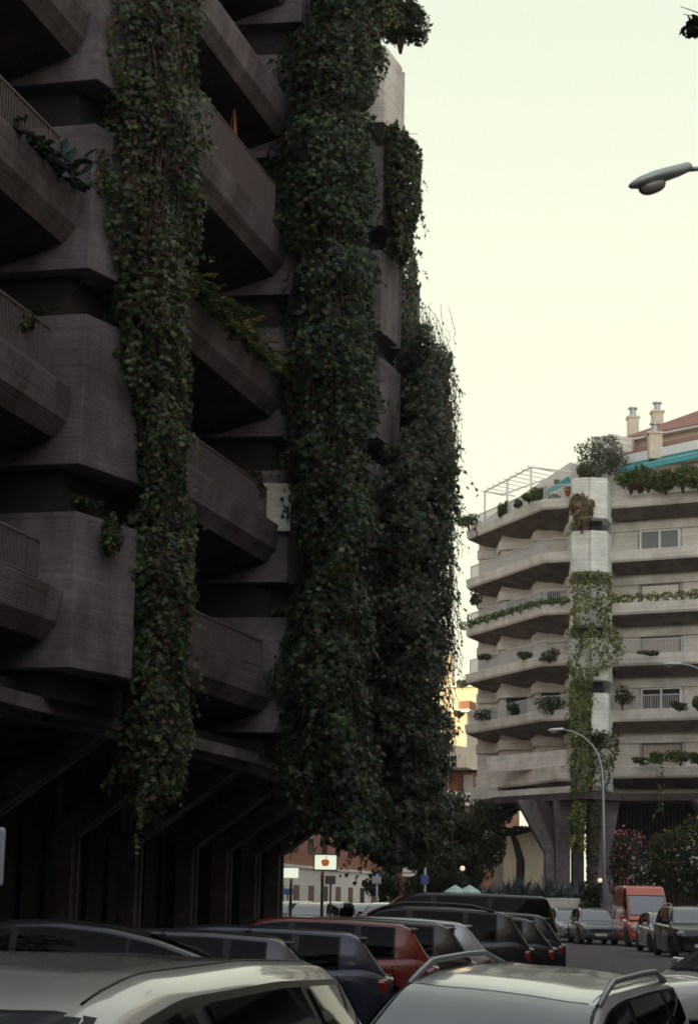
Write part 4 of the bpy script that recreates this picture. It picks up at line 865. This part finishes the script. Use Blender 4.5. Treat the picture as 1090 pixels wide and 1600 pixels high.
p = atY(943, 1409, 92); L2 = empty('street_lamp', (p.x, 92, 0), label='tall street lamp with curved arm standing in front of the right building', cat='street lamp', group='street lamps')
lamp_head(L2, atY(855, 1141, 92), atY(880, 1140, 92), .36, mb='white_paint')
pts = [atY(*q, 92) for q in ((879, 1140), (893, 1143), (910, 1151), (924, 1164), (934, 1180), (939, 1200), (941, 1230), (942, 1300))]+[V3(p.x, 92, 0)]
b = MB(); b.tube(pts, [.035, .035, .04, .045, .05, .055, .06, .07, .09], 10); b.build('post', 'galv', L2, smooth=True)
L3 = empty('street_lamp', (14.6, 69, 0), label='street lamp head and arm reaching in from the right over the middle balconies', cat='street lamp', group='street lamps')
lamp_head(L3, atY(1034, 1038, 69), atY(1064, 1038, 69), .36, mb='white_paint')
b = MB(); b.tube([atY(1063, 1038, 69), atY(1078, 1040, 69), atY(1092, 1046, 69), atY(1130, 1070, 69.2), atY(1150, 1120, 69.2), V3(atY(1152, 1200, 69.2).x, 69.2, 0)], [.035, .035, .04, .05, .06, .09], 10); b.build('post', 'galv', L3, smooth=True)

def post_sign(name, label, px, Y, parts, cat, top_py, r_=.05, m='rail_metal', group=None):
    p = atY(px, 1405, Y); root = empty(name, (p.x, Y, 0), label=label, cat=cat, group=group); t = atY(px, top_py, Y)
    b = MB(); b.lathe([(r_, 0), (r_, t.z), (0.001, t.z+.02)], (p.x, Y, 0), 10); b.build('post', m, root, smooth=True)
    for (nm, x0, y0, x1, y1, mm, dy) in parts:
        a_ = atY(x0, y0, Y); c_ = atY(x1, y1, Y); b = MB(); b.box(((a_.x+c_.x)/2, Y-dy, (a_.z+c_.z)/2), (abs(c_.x-a_.x), .08, abs(a_.z-c_.z))); b.build(nm, mm, root, bevel=.02)
    return root
LS = post_sign('illuminated_sign', 'illuminated white sign with an orange fruit-like emblem on a dark pole', 503, 64, [('backlit_panel', 492, 1336, 525, 1359, 'sign_light', .12), ('sign_frame', 490, 1334, 527, 1361, 'black_plastic', .0), ('small_sign', 501, 1366, 505, 1378, 'sign_red', .1)], 'sign', 1360)
c = atY(508, 1348, 64-.18); b = MB(); rings = []
pr = [(c.x+.13*cos(a)*(1+.08*sin(3*a)), c.y, c.z+.125*sin(a)*(1+.1*cos(2*a))) for a in [2*pi*k/20 for k in range(20)]]
b.add([(q[0], q[1], q[2]) for q in pr]+[(q[0], q[1]+.02, q[2]) for q in pr], [tuple(range(20)), tuple(range(39, 19, -1))]+[(k, 20+k, 20+(k+1) % 20, (k+1) % 20) for k in range(20)])
b.add([(c.x+.02, c.y, c.z+.11), (c.x+.09, c.y, c.z+.2), (c.x+.0, c.y, c.z+.17), (c.x+.02, c.y+.02, c.z+.11), (c.x+.09, c.y+.02, c.z+.2), (c.x, c.y+.02, c.z+.17)], [(0, 1, 2), (5, 4, 3), (0, 3, 4, 1), (1, 4, 5, 2), (2, 5, 3, 0)])
b.build('emblem', 'sign_orange', LS)
post_sign('illuminated_sign', 'illuminated pale sign half hidden behind the last dark pillar', 454, 66, [('backlit_panel', 440, 1356, 466, 1372, 'sign_light', .1)], 'sign', 1356, group='illuminated signs')
post_sign('street_sign', 'grey traffic sign on a thin post left of centre under the ivy', 588, 100, [('sign_panel', 581, 1369, 595, 1381, 'sign_grey', .1)], 'sign', 1366, .06, 'galv')
post_sign('street_sign', 'dark sign on a tall grey pole under the far ivy column', 663, 90, [('sign_panel', 657, 1367, 669, 1382, 'sign_blue', .1)], 'sign', 1345, .06, 'galv')
post_sign('street_sign', 'blue-grey sign panel right of the illuminated sign', 516, 80, [('sign_panel', 508, 1368, 524, 1382, 'sign_grey', .1)], 'sign', 1382, .04)
post_sign('shop_sign', 'blue shop sign next to the last pillar', 449, 110, [('sign_panel', 440, 1388, 458, 1398, 'sign_blue', .1)], 'sign', 1390, .05)
gl = empty('globe_lamp', (atY(722, 1405, 100).x, 100, 0), label='old-fashioned globe street lamp in front of the dark trees', cat='street lamp')
c = atY(722, 1357, 100); b = MB(); b.lathe([(.02, -.12), (.09, -.09), (.125, 0), (.09, .1), (.02, .13)], tuple(c), 12); b.build('globe', 'lamp_globe', gl, smooth=True)
b = MB(); b.lathe([(.09, 0), (.07, .6), (.04, .7), (.035, c.z-.2), (.07, c.z-.15)], (c.x, 100, 0), 10); b.build('post', 'black_plastic', gl, smooth=True)
c = atY(937, 1376, 97); yl = empty('bollard_lamp', (c.x, 97, 0), label='tiny lit yellow lamp among the agaves', cat='lamp'); b = MB(); b.lathe([(.02, -.1), (.12, -.04), (.12, .06), (.02, .12)], tuple(c), 10); b.build('globe', 'lamp_globe', yl, smooth=True); b = MB(); b.lathe([(.04, 0), (.04, c.z-.08)], (c.x, 97, 0), 8); b.build('post', 'black_plastic', yl)
for (px, lab) in ((711, 'pale green cafe parasol, left one'), (733, 'pale green cafe parasol, right one')):
    c = atY(px, 1392, 98); r_ = empty('parasol', (c.x, 98, 0), label=lab+' beyond the black van', cat='parasol', group='cafe parasols')
    b = MB(); b.lathe([(.02, .28), (.25, .15), (.55, -.05), (.56, -.12), (.5, -.1), (.02, .2)], tuple(c), 8); b.build('canopy', 'parasol_cloth', r_); b = MB(); b.lathe([(.03, 0), (.03, c.z+.2)], (c.x, 98, 0), 8); b.build('pole', 'white_paint', r_)
# white sign board edge at the far left
c = atY(-8, 1340, 24); r_ = empty('notice_board', (c.x, 24, 0), label='edge of a pale notice board at the left border of the picture', cat='sign')
b = MB(); a_ = atY(-30, 1292, 24); e_ = atY(5, 1385, 24); b.box(((a_.x+e_.x)/2, 24, (a_.z+e_.z)/2), (e_.x-a_.x, .08, a_.z-e_.z)); b.build('sign_panel', 'sign_grey', r_, bevel=.06); b = MB(); b.box((c.x, 24.1, e_.z/2), (.08, .08, e_.z)); b.build('post', 'rail_metal', r_)

# ================================================================== CARS
def ip(tab, x):
    xs = [t[0] for t in tab]; return float(np.interp(x, xs, [t[1] for t in tab]))
def smooth_tab(tab, n=60, k=2):
    xs = np.linspace(tab[0][0], tab[-1][0], n); ys = np.interp(xs, [t[0] for t in tab], [t[1] for t in tab])
    for _ in range(k): ys[1:-1] = (ys[:-2]+2*ys[1:-1]+ys[2:])/4
    return list(zip(xs, ys))
KINDS = {   # x runs tail(-) to nose(+), fractions of length; z fractions of height
 'hatch': dict(L=4.1, W=1.76, belt=[(-.5, .60), (-.42, .66), (.0, .63), (.24, .60), (.40, .56), (.47, .50), (.5, .42)], roof=[(-.49, .62), (-.455, .74), (-.40, .93), (-.37, .955), (-.2, .99), (-.02, 1.0), (.06, .975), (.12, .92), (.26, .65), (.29, .60)], wins=[(-.345, -.255), (-.235, -.04), (-.015, .20)], rear=(-.475, -.405), wind=(.265, .085)),
 'suv': dict(L=4.5, W=1.86, belt=[(-.5, .58), (-.44, .66), (.0, .64), (.24, .62), (.40, .58), (.47, .52), (.5, .42)], roof=[(-.49, .62), (-.46, .75), (-.42, .93), (-.39, .96), (-.2, .99), (-.02, 1.0), (.06, .98), (.11, .93), (.235, .68), (.27, .62)], wins=[(-.36, -.255), (-.235, -.045), (-.02, .185)], rear=(-.475, -.42), wind=(.245, .075)),
 'sedan': dict(L=4.65, W=1.84, belt=[(-.5, .60), (-.44, .665), (-.3, .67), (.0, .64), (.22, .62), (.40, .56), (.47, .50), (.5, .42)], roof=[(-.485, .64), (-.44, .71), (-.30, .88), (-.2, .95), (-.08, .995), (.0, 1.0), (.06, .98), (.12, .91), (.25, .67), (.28, .62)], wins=[(-.31, -.24), (-.22, -.045), (-.02, .19)], rear=(-.45, -.27), wind=(.255, .085)),
 'coupe': dict(L=4.5, W=1.82, belt=[(-.5, .66), (-.44, .70), (-.3, .69), (.0, .66), (.22, .62), (.40, .56), (.47, .50), (.5, .42)], roof=[(-.49, .70), (-.44, .755), (-.30, .90), (-.2, .965), (-.08, 1.0), (.02, .995), (.08, .96), (.14, .88), (.27, .66), (.30, .60)], wins=[(-.37, -.24), (-.235, -.005), (.01, .20)], rear=(-.46, -.28), wind=(.265, .105)),
 'van': dict(L=5.0, W=1.95, belt=[(-.5, .55), (-.46, .56), (.0, .56), (.3, .55), (.42, .50), (.48, .45), (.5, .36)], roof=[(-.5, .56), (-.49, .75), (-.475, .95), (-.46, .975), (-.2, .995), (.1, 1.0), (.16, .98), (.22, .92), (.37, .60), (.40, .54)], wins=[(-.455, -.20), (-.18, .05), (.08, .29)], rear=(-.497, -.478), wind=(.365, .20), lean=.17),
 'bigvan': dict(L=5.6, W=2.0, belt=[(-.5, .44), (-.46, .45), (.0, .45), (.25, .45), (.36, .43), (.46, .37), (.5, .28)], roof=[(-.5, .45), (-.495, .75), (-.49, .97), (-.47, .985), (-.2, 1.0), (.12, 1.0), (.185, .985), (.215, .94), (.245, .84), (.365, .50), (.40, .44)], wins=[(.17, .31)], rear=(-.497, -.478), wind=(.36, .252), lean=.07, rnd=.03),
}
CARN = [0]
def car(kind, label, tail=None, loc=None, yaw=0, h=1.45, col='grey', rgb=(.3, .3, .3), metal=.2, group='parked cars', rails=False, name='parked_car', Lf=1., z=None, antenna=False, wall=None, tilt=(0, 0), cat='car', ribs=False):
    K = KINDS[kind]; L = K['L']*Lf; Wd = K['W']; pm = paint(col, rgb, metal)
    if loc is None:      # tail position given
        loc = V3(tail[0]+cos(yaw)*L/2, tail[1]+sin(yaw)*L/2)
    zz = gz(loc[1]) if z is None else z
    root = empty(name, (loc[0], loc[1], zz), yaw, label, cat, group, rx=tilt[0], ry=tilt[1])
    belt = smooth_tab(K['belt']); roof = smooth_tab(K['roof'], 90, 5)
    zb = lambda x: ip(belt, x/L)*h; zr = lambda x: max(ip(roof, x/L)*h, zb(x)+.005)
    def wd(x): return Wd/2*(1-.16*abs(2*x/L)**5-.04*abs(2*x/L)**2)
    wx = (L*.5-.82, -L*.5+.80); wr_ = .335 if kind != 'bigvan' else .36
    def arch(x):
        for w_ in wx:
            dx = abs(x-w_)
            if dx < wr_+.07: return math.sqrt(max(0, (wr_+.07)**2-dx*dx))+wr_-.02
        return .22
    b = MB(); rings = []; N = 84
    for i in range(N+1):
        x = -L/2+L*i/N; w_ = wd(x); t = zb(x); a_ = max(.22, arch(x)); ex = abs(2*x/L)
        lo_ = a_ if ex < .97 else .3
        hb_ = min(.62*h/1.45, t-.12); zs_ = [lo_, lo_+(hb_-lo_)*.45 if hb_ > lo_ else lo_+.01, max(hb_, lo_+.02), t-.10, t-.03, t]
        zs_ = [max(z_, lo_+.005*j) for j, z_ in enumerate(zs_)]
        hw = [w_*.955, w_*.99, w_, w_*.985, w_*.955, w_*.90]
        half = [(w2, z2) for w2, z2 in zip(hw, zs_)]+[(w_*.55, t+.02), (0, t+.03)]
        ring = [(x, y_, z_) for y_, z_ in half]+[(x, -y_, z_) for y_, z_ in half[-2::-1]]
        rings.append(ring)
    b.sweep(rings, closed=False)
    n_ = len(rings[0]); 
    for rr, xx in ((rings[0], -1), (rings[-1], 1)):   # bumper faces, slightly bowed
        x0 = rr[0][0]; cen = [(x0+xx*.05, y_*.9, z_) for (_, y_, z_) in rr]; b.sweep([rr, cen] if xx > 0 else [cen, rr], closed=False)
        b.add(cen, [tuple(range(n_)) if xx < 0 else tuple(range(n_-1, -1, -1))])
    b.build('body', pm, root, smooth=True, local=True)
    b = MB(); b.box((0, 0, .36), (L*.93, Wd*.82, .32)); b.build('underbody', 'black_plastic', root, local=True)
    # cabin
    xa, xb = roof[0][0]*L, roof[-1][0]*L
    def sect(x):
        t = zb(x)-.02; r_ = zr(x); hh = max(.01, r_-t); wb = wd(x)*.91; ramp_ = min(1, hh/(h*.3)); lean = K.get('lean', .30)*hh*(1+.2*hh)
        wr = wb-lean; pts = [(wb, t)]
        rd = min(K.get('rnd', .055), hh*.3)
        for q in (.25, .5, .75, 1): pts.append((wb-lean*q+.035*sin(pi*q)*ramp_, t+(hh-rd)*q))
        pts += [(wr-.035, r_-rd*.42), (wr-.09, r_-rd*.16), (wr*.62, r_-.012), (wr*.3, r_-.002), (0, r_)]
        return pts
    def side(x, q): 
        p = sect(x); k = q*4; i = min(3, int(k)); f = k-i; return (p[i][0]*(1-f)+p[i+1][0]*f, p[i][1]*(1-f)+p[i+1][1]*f)
    b = MB(); rings = []
    M_ = 70
    for i in range(M_+1):
        x = xa+(xb-xa)*i/M_; s_ = sect(x); rings.append([(x, y_, z_) for y_, z_ in s_]+[(x, -y_, z_) for y_, z_ in s_[-2::-1]])
    b.sweep(rings, closed=False); b.add(rings[0], [tuple(range(len(rings[0])))]); b.build('roof', pm, root, smooth=True, local=True)
    if ribs:
        for yy in (.30, .52):
            for sg in (1, -1):
                t = MB(); rp = []
                for i in range(15):
                    x = (-.34+.40*i/14)*L; s_ = sect(x); q_ = s_[::-1]; z_ = float(np.interp(yy*s_[5][0]*1.6, [p_[0] for p_ in q_], [p_[1] for p_ in q_])); rp.append((x, sg*yy*s_[5][0]*1.6, z_-.002 if 0 < i < 14 else z_-.012))
                t.tube(rp, .009, 8); t.build('roof_rib', pm, root, local=True, smooth=True)
    # side windows
    def sidepatch(x0, x1, q0, q1, off, sg):
        g = []
        for i in range(49):
            row = []
            for j, q in enumerate(sorted([q0, (q0+.25)/2, .25, .375, .5, .625, .75, (q1+.75)/2, q1])):
                u = i/48
                if i in (0, 12) : pass
                x = (x0+(x1-x0)*u)*L-.02*j/8
                y_, z_ = side(x, q); row.append((x, sg*(y_+off), z_+off*.3))
            g.append(row if sg > 0 else row)
        return g
    for sg in (1, -1):
        t = MB(); t.sweep(sidepatch(K['wins'][0][0]-.006, K['wins'][-1][1]+.006, .05, .99, .011, sg), closed=False, caps=False); t.build('window_seal', 'black_rubber', root, local=True, smooth=True)
        for (x0, x1) in K['wins']:
            t = MB(); t.sweep(sidepatch(x0, x1, .10, .955, .016, sg), closed=False, caps=False); t.build('side_window', 'auto_glass', root, local=True, smooth=True)
    def toppatch(x0, x1, v, off, sgn):
        g = []
        for i in range(11):
            x = (x0+(x1-x0)*i/10)*L; s_ = sect(x); wr = s_[5][0]*v; row = []
            ys = [p_[0] for p_ in s_[4:]][::-1]; zs_ = [p_[1] for p_ in s_[4:]][::-1]
            for j in range(15):
                y_ = wr*(j/7-1); row.append((x+sgn*off, y_, float(np.interp(abs(y_), ys, zs_))+off))
            g.append(row)
        return g
    x0, x1 = K['wind']; t = MB(); t.sweep(toppatch(x0+.006, x1-.006, .985, .003, 1), closed=False, caps=False); t.build('windscreen_seal', 'black_rubber', root, local=True, smooth=True)
    t = MB(); t.sweep(toppatch(x0, x1, .95, .007, 1), closed=False, caps=False); t.build('windscreen', 'windscreen', root, local=True, smooth=True)
    if kind != 'bigvan':
        x0, x1 = K['rear']; t = MB(); t.sweep(toppatch(x0, x1, .90, .006, -1), closed=False, caps=False); t.build('rear_window', 'auto_glass', root, local=True, smooth=True)
    # lamps, plates, grille
    for sg in (1, -1):
        w_ = wd(-L/2+.1); zt_ = zb(-L/2+.05)*.93
        t = MB(); t.box((-L/2+.13, sg*(w_-.085), zt_-.06*h/1.45), (.24, .165, .2)); t.build('taillight', 'taillamp', root, local=True, bevel=.05)
        w_ = wd(L/2-.25); zf = zb(L/2-.2)-.10
        t = MB(); t.box((L/2-.20, sg*(w_-.12), zf), (.36, .24, .15)); t.build('headlight', 'headlamp', root, local=True, bevel=.05)
        xm = (K['wind'][0]-.03)*L-.05; ym = sect(xm)[0][0]
        t = MB(); t.box((xm, sg*(ym+.15), zb(xm)+.09), (.12, .2, .15)); t.box((xm, sg*(ym+.04), zb(xm)+.04), (.06, .12, .05)); t.build('mirror', pm, root, local=True, bevel=.03)
        for xh in ((-.12, .12) if kind != 'bigvan' else (.1,)):
            t = MB(); t.box((xh*L-.15, sg*(wd(xh*L)*.985+.008), zb(xh*L)-.13), (.2, .03, .03)); t.build('door_handle', pm, root, local=True, bevel=.01)
        t = MB()
        for xd in ((K['wins'][-1][0]-.012), K['wins'][-1][1]+.03, (K['wins'][0][0]+.0)): t.box((xd*L, sg*(wd(xd*L)*1.0-.004), .62*h/1.45), (.012, .012, .5))
        t.build('door_seam', 'black_rubber', root, local=True)
        t = MB(); rp = []
        for i in range(17):
            x = (K['wind'][1]-.015-(K['wind'][1]-K['rear'][1]-.03)*i/16)*L; s_ = sect(x); rp.append((x, sg*(s_[6][0]+.0), s_[6][1]+.0005))
        t.tube(rp, .0035, 6); t.build('roof_seam', 'black_rubber', root, local=True, smooth=True)
        if rails:
            t = MB(); rp = []
            for i in range(11):
                u = i/10; x = (-.36+u*.43)*L; s_ = sect(x); rp.append((x, sg*(s_[5][0]-.01), s_[5][1]+.075*min(1, 5*min(u, 1-u))+.005))
            t.tube(rp, .021, 8); t.build('roof_rail', 'galv' if rails == 1 else 'black_plastic', root, local=True, smooth=True)
    t = MB(); t.box((L/2+.055, 0, .42), (.02, .52, .11)); t.build('number_plate', 'plate', root, local=True); t = MB(); t.box((-L/2-.055, 0, zb(-L/2+.1)*.72), (.02, .52, .11)); t.build('number_plate', 'plate', root, local=True)
    t = MB(); t.box((L/2+.045, 0, zb(L/2-.05)-.1), (.03, Wd*.5, .12)); t.box((L/2+.045, 0, .33), (.03, Wd*.66, .15)); t.build('grille', 'black_plastic', root, local=True, bevel=.01)
    if kind in ('hatch', 'suv'):
        xs_ = -.398*L if kind == 'hatch' else -.418*L; s_ = sect(xs_); t = MB(); t.box((xs_-.03, 0, s_[-1][1]-.012), (.16, s_[5][0]*1.75, .03)); t.build('spoiler', pm, root, local=True, bevel=.012)
    if antenna:
        s_ = sect(-.3*L)[-1][1]; t = MB(); t.box((-.30*L, 0, s_+.015), (.09, .035, .04)); t.tube([(-.3*L, 0, s_+.03), (-.3*L-.16, 0, s_+.26)], .005, 5); t.build('antenna', 'black_plastic', root, local=True)
    # wheels
    for w_ in wx:
        for sg in (1, -1):
            y0 = sg*(wd(w_)-.12); t = MB(); t.lathe([(wr_-.12, -.1), (wr_-.03, -.105), (wr_, -.07), (wr_, .07), (wr_-.03, .105), (wr_-.12, .1)], (w_, y0, wr_), 22, 'y'); wo = t.build('wheel', 'tyre', root, local=True, smooth=True)
            t = MB(); t.lathe([(wr_-.1, -.06), (wr_-.11, .07), (wr_-.13, .09)], (w_, y0, wr_), 20, 'y') if sg > 0 else t.lathe([(wr_-.1, .06), (wr_-.11, -.07), (wr_-.13, -.09)], (w_, y0, wr_), 20, 'y')
            for k_ in range(5):
                a_ = 2*pi*k_/5; t.box((w_+cos(a_)*.11, y0+sg*.085, wr_+sin(a_)*.11), (.24, .02, .055), (V3(cos(a_), 0, sin(a_)), V3(0, 1, 0), V3(-sin(a_), 0, cos(a_))))
            t.build('rim', 'rim', wo, local=True)
    return root
ROW = R(181)      # nose points left, under the building
def rowtail(px, Y): return (px-545)/3100*Y, Y
GR = 'cars parked in a row in front of the left building'
car('coupe', 'black sloping-back car at the near left end of the row, behind the white roof', rowtail(412, 20.0), yaw=ROW, h=1.54, col='black_blue', rgb=(.012, .014, .024), group=GR, antenna=True)
car('hatch', 'dark grey hatchback between the black sloping car and the navy car', rowtail(517, 22.6), yaw=ROW, h=1.38, col='grey', rgb=(.05, .052, .065), metal=.4, group=GR, antenna=True)
car('suv', 'navy blue estate car with grey tail strip beside the dark red car', rowtail(617, 25.0), yaw=ROW, h=1.40, col='navy', rgb=(.02, .028, .055), metal=.3, group=GR)
car('suv', 'dark red hatchback in the row', rowtail(686, 27.6), yaw=ROW, h=1.49, col='red', rgb=(.15, .012, .007), metal=.1, group=GR, Lf=.92)
car('suv', 'black hatchback with long red tail light behind the red car', rowtail(744, 30.0), yaw=ROW, h=1.48, col='black', rgb=(.008, .008, .010), group=GR)
car('hatch', 'pale silver hatchback squeezed between two black cars', rowtail(771, 32.6), yaw=ROW, h=1.48, col='silver', rgb=(.36, .38, .42), metal=.3, group=GR)
car('suv', 'tall black off-road car with curved window line in the row', rowtail(830, 35.2), yaw=ROW, h=1.64, col='black', rgb=(.008, .008, .010), group=GR, rails=2)
car('hatch', 'small black hatchback with clear red tail light at the end of the row', rowtail(866, 37.8), yaw=ROW, h=1.52, col='black', rgb=(.008, .008, .010), group=GR)
car('suv', 'dark car with bright red tail light next to the black van', rowtail(879, 41.5), yaw=ROW, h=1.56, col='black_blue', rgb=(.012, .014, .024), group=GR)
car('van', 'long black people carrier with grey roof behind the row', rowtail(870, 46.5), yaw=ROW, h=1.92, col='black', rgb=(.008, .008, .010), group=GR, name='parked_van', cat='van')
# far row facing the camera, windscreens paled to stand in for reflected sky
GF = 'distant cars under the left building'
far = [(448, 84, 'sedan', (.5, .52, .54), 'silver_f', 'silver car half hidden by the last dark pillar'), (474, 87, 'hatch', (.7, .7, .67), 'white_f', 'white hatchback furthest left in the distant row'), (503, 83, 'sedan', (.55, .56, .54), 'white_f', 'white car below the illuminated sign'), (530, 86, 'hatch', (.42, .44, .46), 'silver_g', 'silver hatchback left of the scooter'),
       (582, 88, 'sedan', (.4, .42, .42), 'silver_f', 'silver saloon right of the scooter'), (612, 84, 'hatch', (.7, .7, .67), 'white_f', 'white hatchback under the thin grey sign post'), (640, 87, 'sedan', (.2, .22, .24), 'greyb', 'grey car with bright windscreen in the distant row'), (668, 80, 'suv', (.12, .13, .15), 'greyc', 'dark grey car nearest the black people carrier')]
for (px, Y, kd, rgb, cn, lab) in far:
    car(kd, lab, loc=((px-545)/3100*Y, Y, 0), yaw=R(-104), h=1.6 if kd != 'sedan' else 1.55, col=cn, rgb=rgb, metal=.2, group=GF)
# right side, parked facing the camera
GS = 'cars parked along the right kerb'
def face(px, Y): return ((px-545)/3100*Y, Y, 0)
car('hatch', 'silver hatchback furthest up the right kerb, next to the black van', loc=face(893, 92.0), yaw=R(-86), h=1.5, col='silver_b', rgb=(.3, .32, .33), group=GS)
car('hatch', 'dark grey car parked directly behind the red van', loc=face(930, 88.5), yaw=R(-87), h=1.55, col='greyc', rgb=(.12, .13, .15), group=GS)
car('bigvan', 'red high-roofed delivery van facing the camera', loc=face(998, 82.5), yaw=R(-72), h=2.55, col='vanred', rgb=(.50, .055, .035), metal=0, rough=.4 if False else None, group=GS) if False else car('bigvan', 'red high-roofed delivery van facing the camera', loc=face(1003, 86.0), yaw=R(-89), h=2.52, col='vanred', rgb=(.50, .085, .035), metal=0, group=GS, name='delivery_van', cat='van')
car('hatch', 'light silver car parked in front of the red van', loc=face(1041, 76), yaw=R(-88), h=1.5, col='silver_a', rgb=(.35, .36, .38), group=GS)
car('suv', 'dark off-road car nearest on the right kerb', loc=face(1076, 69.5), yaw=R(-88), h=1.72, col='black', rgb=(.008, .008, .010), group=GS, rails=1)
# near cars
car('suv', 'white car with plain roof filling the bottom left corner', loc=(-.99, 4.42, 0), z=0, yaw=R(-102.5), h=1.59, tilt=(0, R(1.6)), col='white', rgb=(.64, .65, .62), metal=0, group='near parked cars')
car('suv', 'silver car with curved roof rails at the bottom centre', loc=(1.08, 13.4, 0), yaw=R(-112), h=1.46, tilt=(R(-4.5), R(3.0)), col='silver_near', rgb=(.52, .54, .56), metal=.3, group='near parked cars', rails=1)
car('suv', 'white car cut off by the right edge at the bottom', antenna=True, loc=(4.6, 20.3, 0), yaw=R(-170), h=1.75, col='white', rgb=(.64, .65, .62), metal=0, group='near parked cars')
# scooter
sc_ = empty('scooter', (face(549, 60)[0], 60, 0), R(-80), 'black motor scooter with dark windshield standing between the distant cars', 'scooter')
b = MB(); b.tube([(-.55, 0, .62), (-.3, 0, .72), (.1, 0, .70), (.25, 0, .5), (.45, 0, .45), (.55, 0, .8), (.5, 0, 1.05)], [.12, .17, .16, .1, .1, .14, .08], 10); b.build('body', 'black_plastic', sc_, smooth=True, local=True)
b = MB(); b.box((.5, 0, 1.25), (.03, .4, .45), (V3(.96, 0, -.25), V3(0, 1, 0), V3(.25, 0, .96))); b.build('windshield', 'auto_glass', sc_, local=True, bevel=.01)
b = MB(); b.tube([(.4, -.36, 1.08), (.5, 0, 1.03), (.4, .36, 1.08)], .02, 6); b.tube([(.45, .3, 1.08), (.5, .38, 1.3)], .012, 5); b.tube([(.45, -.3, 1.08), (.5, -.38, 1.3)], .012, 5); b.box((.5, .4, 1.33), (.03, .13, .08)); b.box((.5, -.4, 1.33), (.03, .13, .08)); b.build('handlebar', 'black_plastic', sc_, local=True)
b = MB(); b.box((-.2, 0, .88), (.7, .3, .1)); b.build('seat', 'black_rubber', sc_, local=True, bevel=.04); b = MB(); b.box((-.68, 0, 1.05), (.38, .38, .32)); b.build('top_case', 'black_plastic', sc_, local=True, bevel=.06)
for x in (.72, -.55):
    b = MB(); b.lathe([(.14, -.06), (.24, -.05), (.26, 0), (.24, .05), (.14, .06)], (x, 0, .26), 18, 'y'); b.build('wheel', 'tyre', sc_, local=True, smooth=True)

# ================================================================== HAZE
b = MB(); b.box((0, 120, 24), (400, 330, 50.6)); hz = b.build('haze', 'black_rubber'); hz.data.materials.clear()  # thin added volume that lifts the blacks like film glare
HM = bpy.data.materials.new('haze'); HM.use_nodes = True; n = HM.node_tree.nodes; n.remove(n['Principled BSDF'])
pv = n.new('ShaderNodeVolumePrincipled'); pv.inputs['Color'].default_value = (.9, .87, .92, 1); pv.inputs['Density'].default_value = .00022; pv.inputs['Anisotropy'].default_value = .3
HM.node_tree.links.new(pv.outputs[0], n['Material Output'].inputs['Volume']); hz.data.materials.append(HM); tag(hz, kind='stuff')
S.cycles.volume_bounces = 0; S.cycles.volume_step_rate = 10
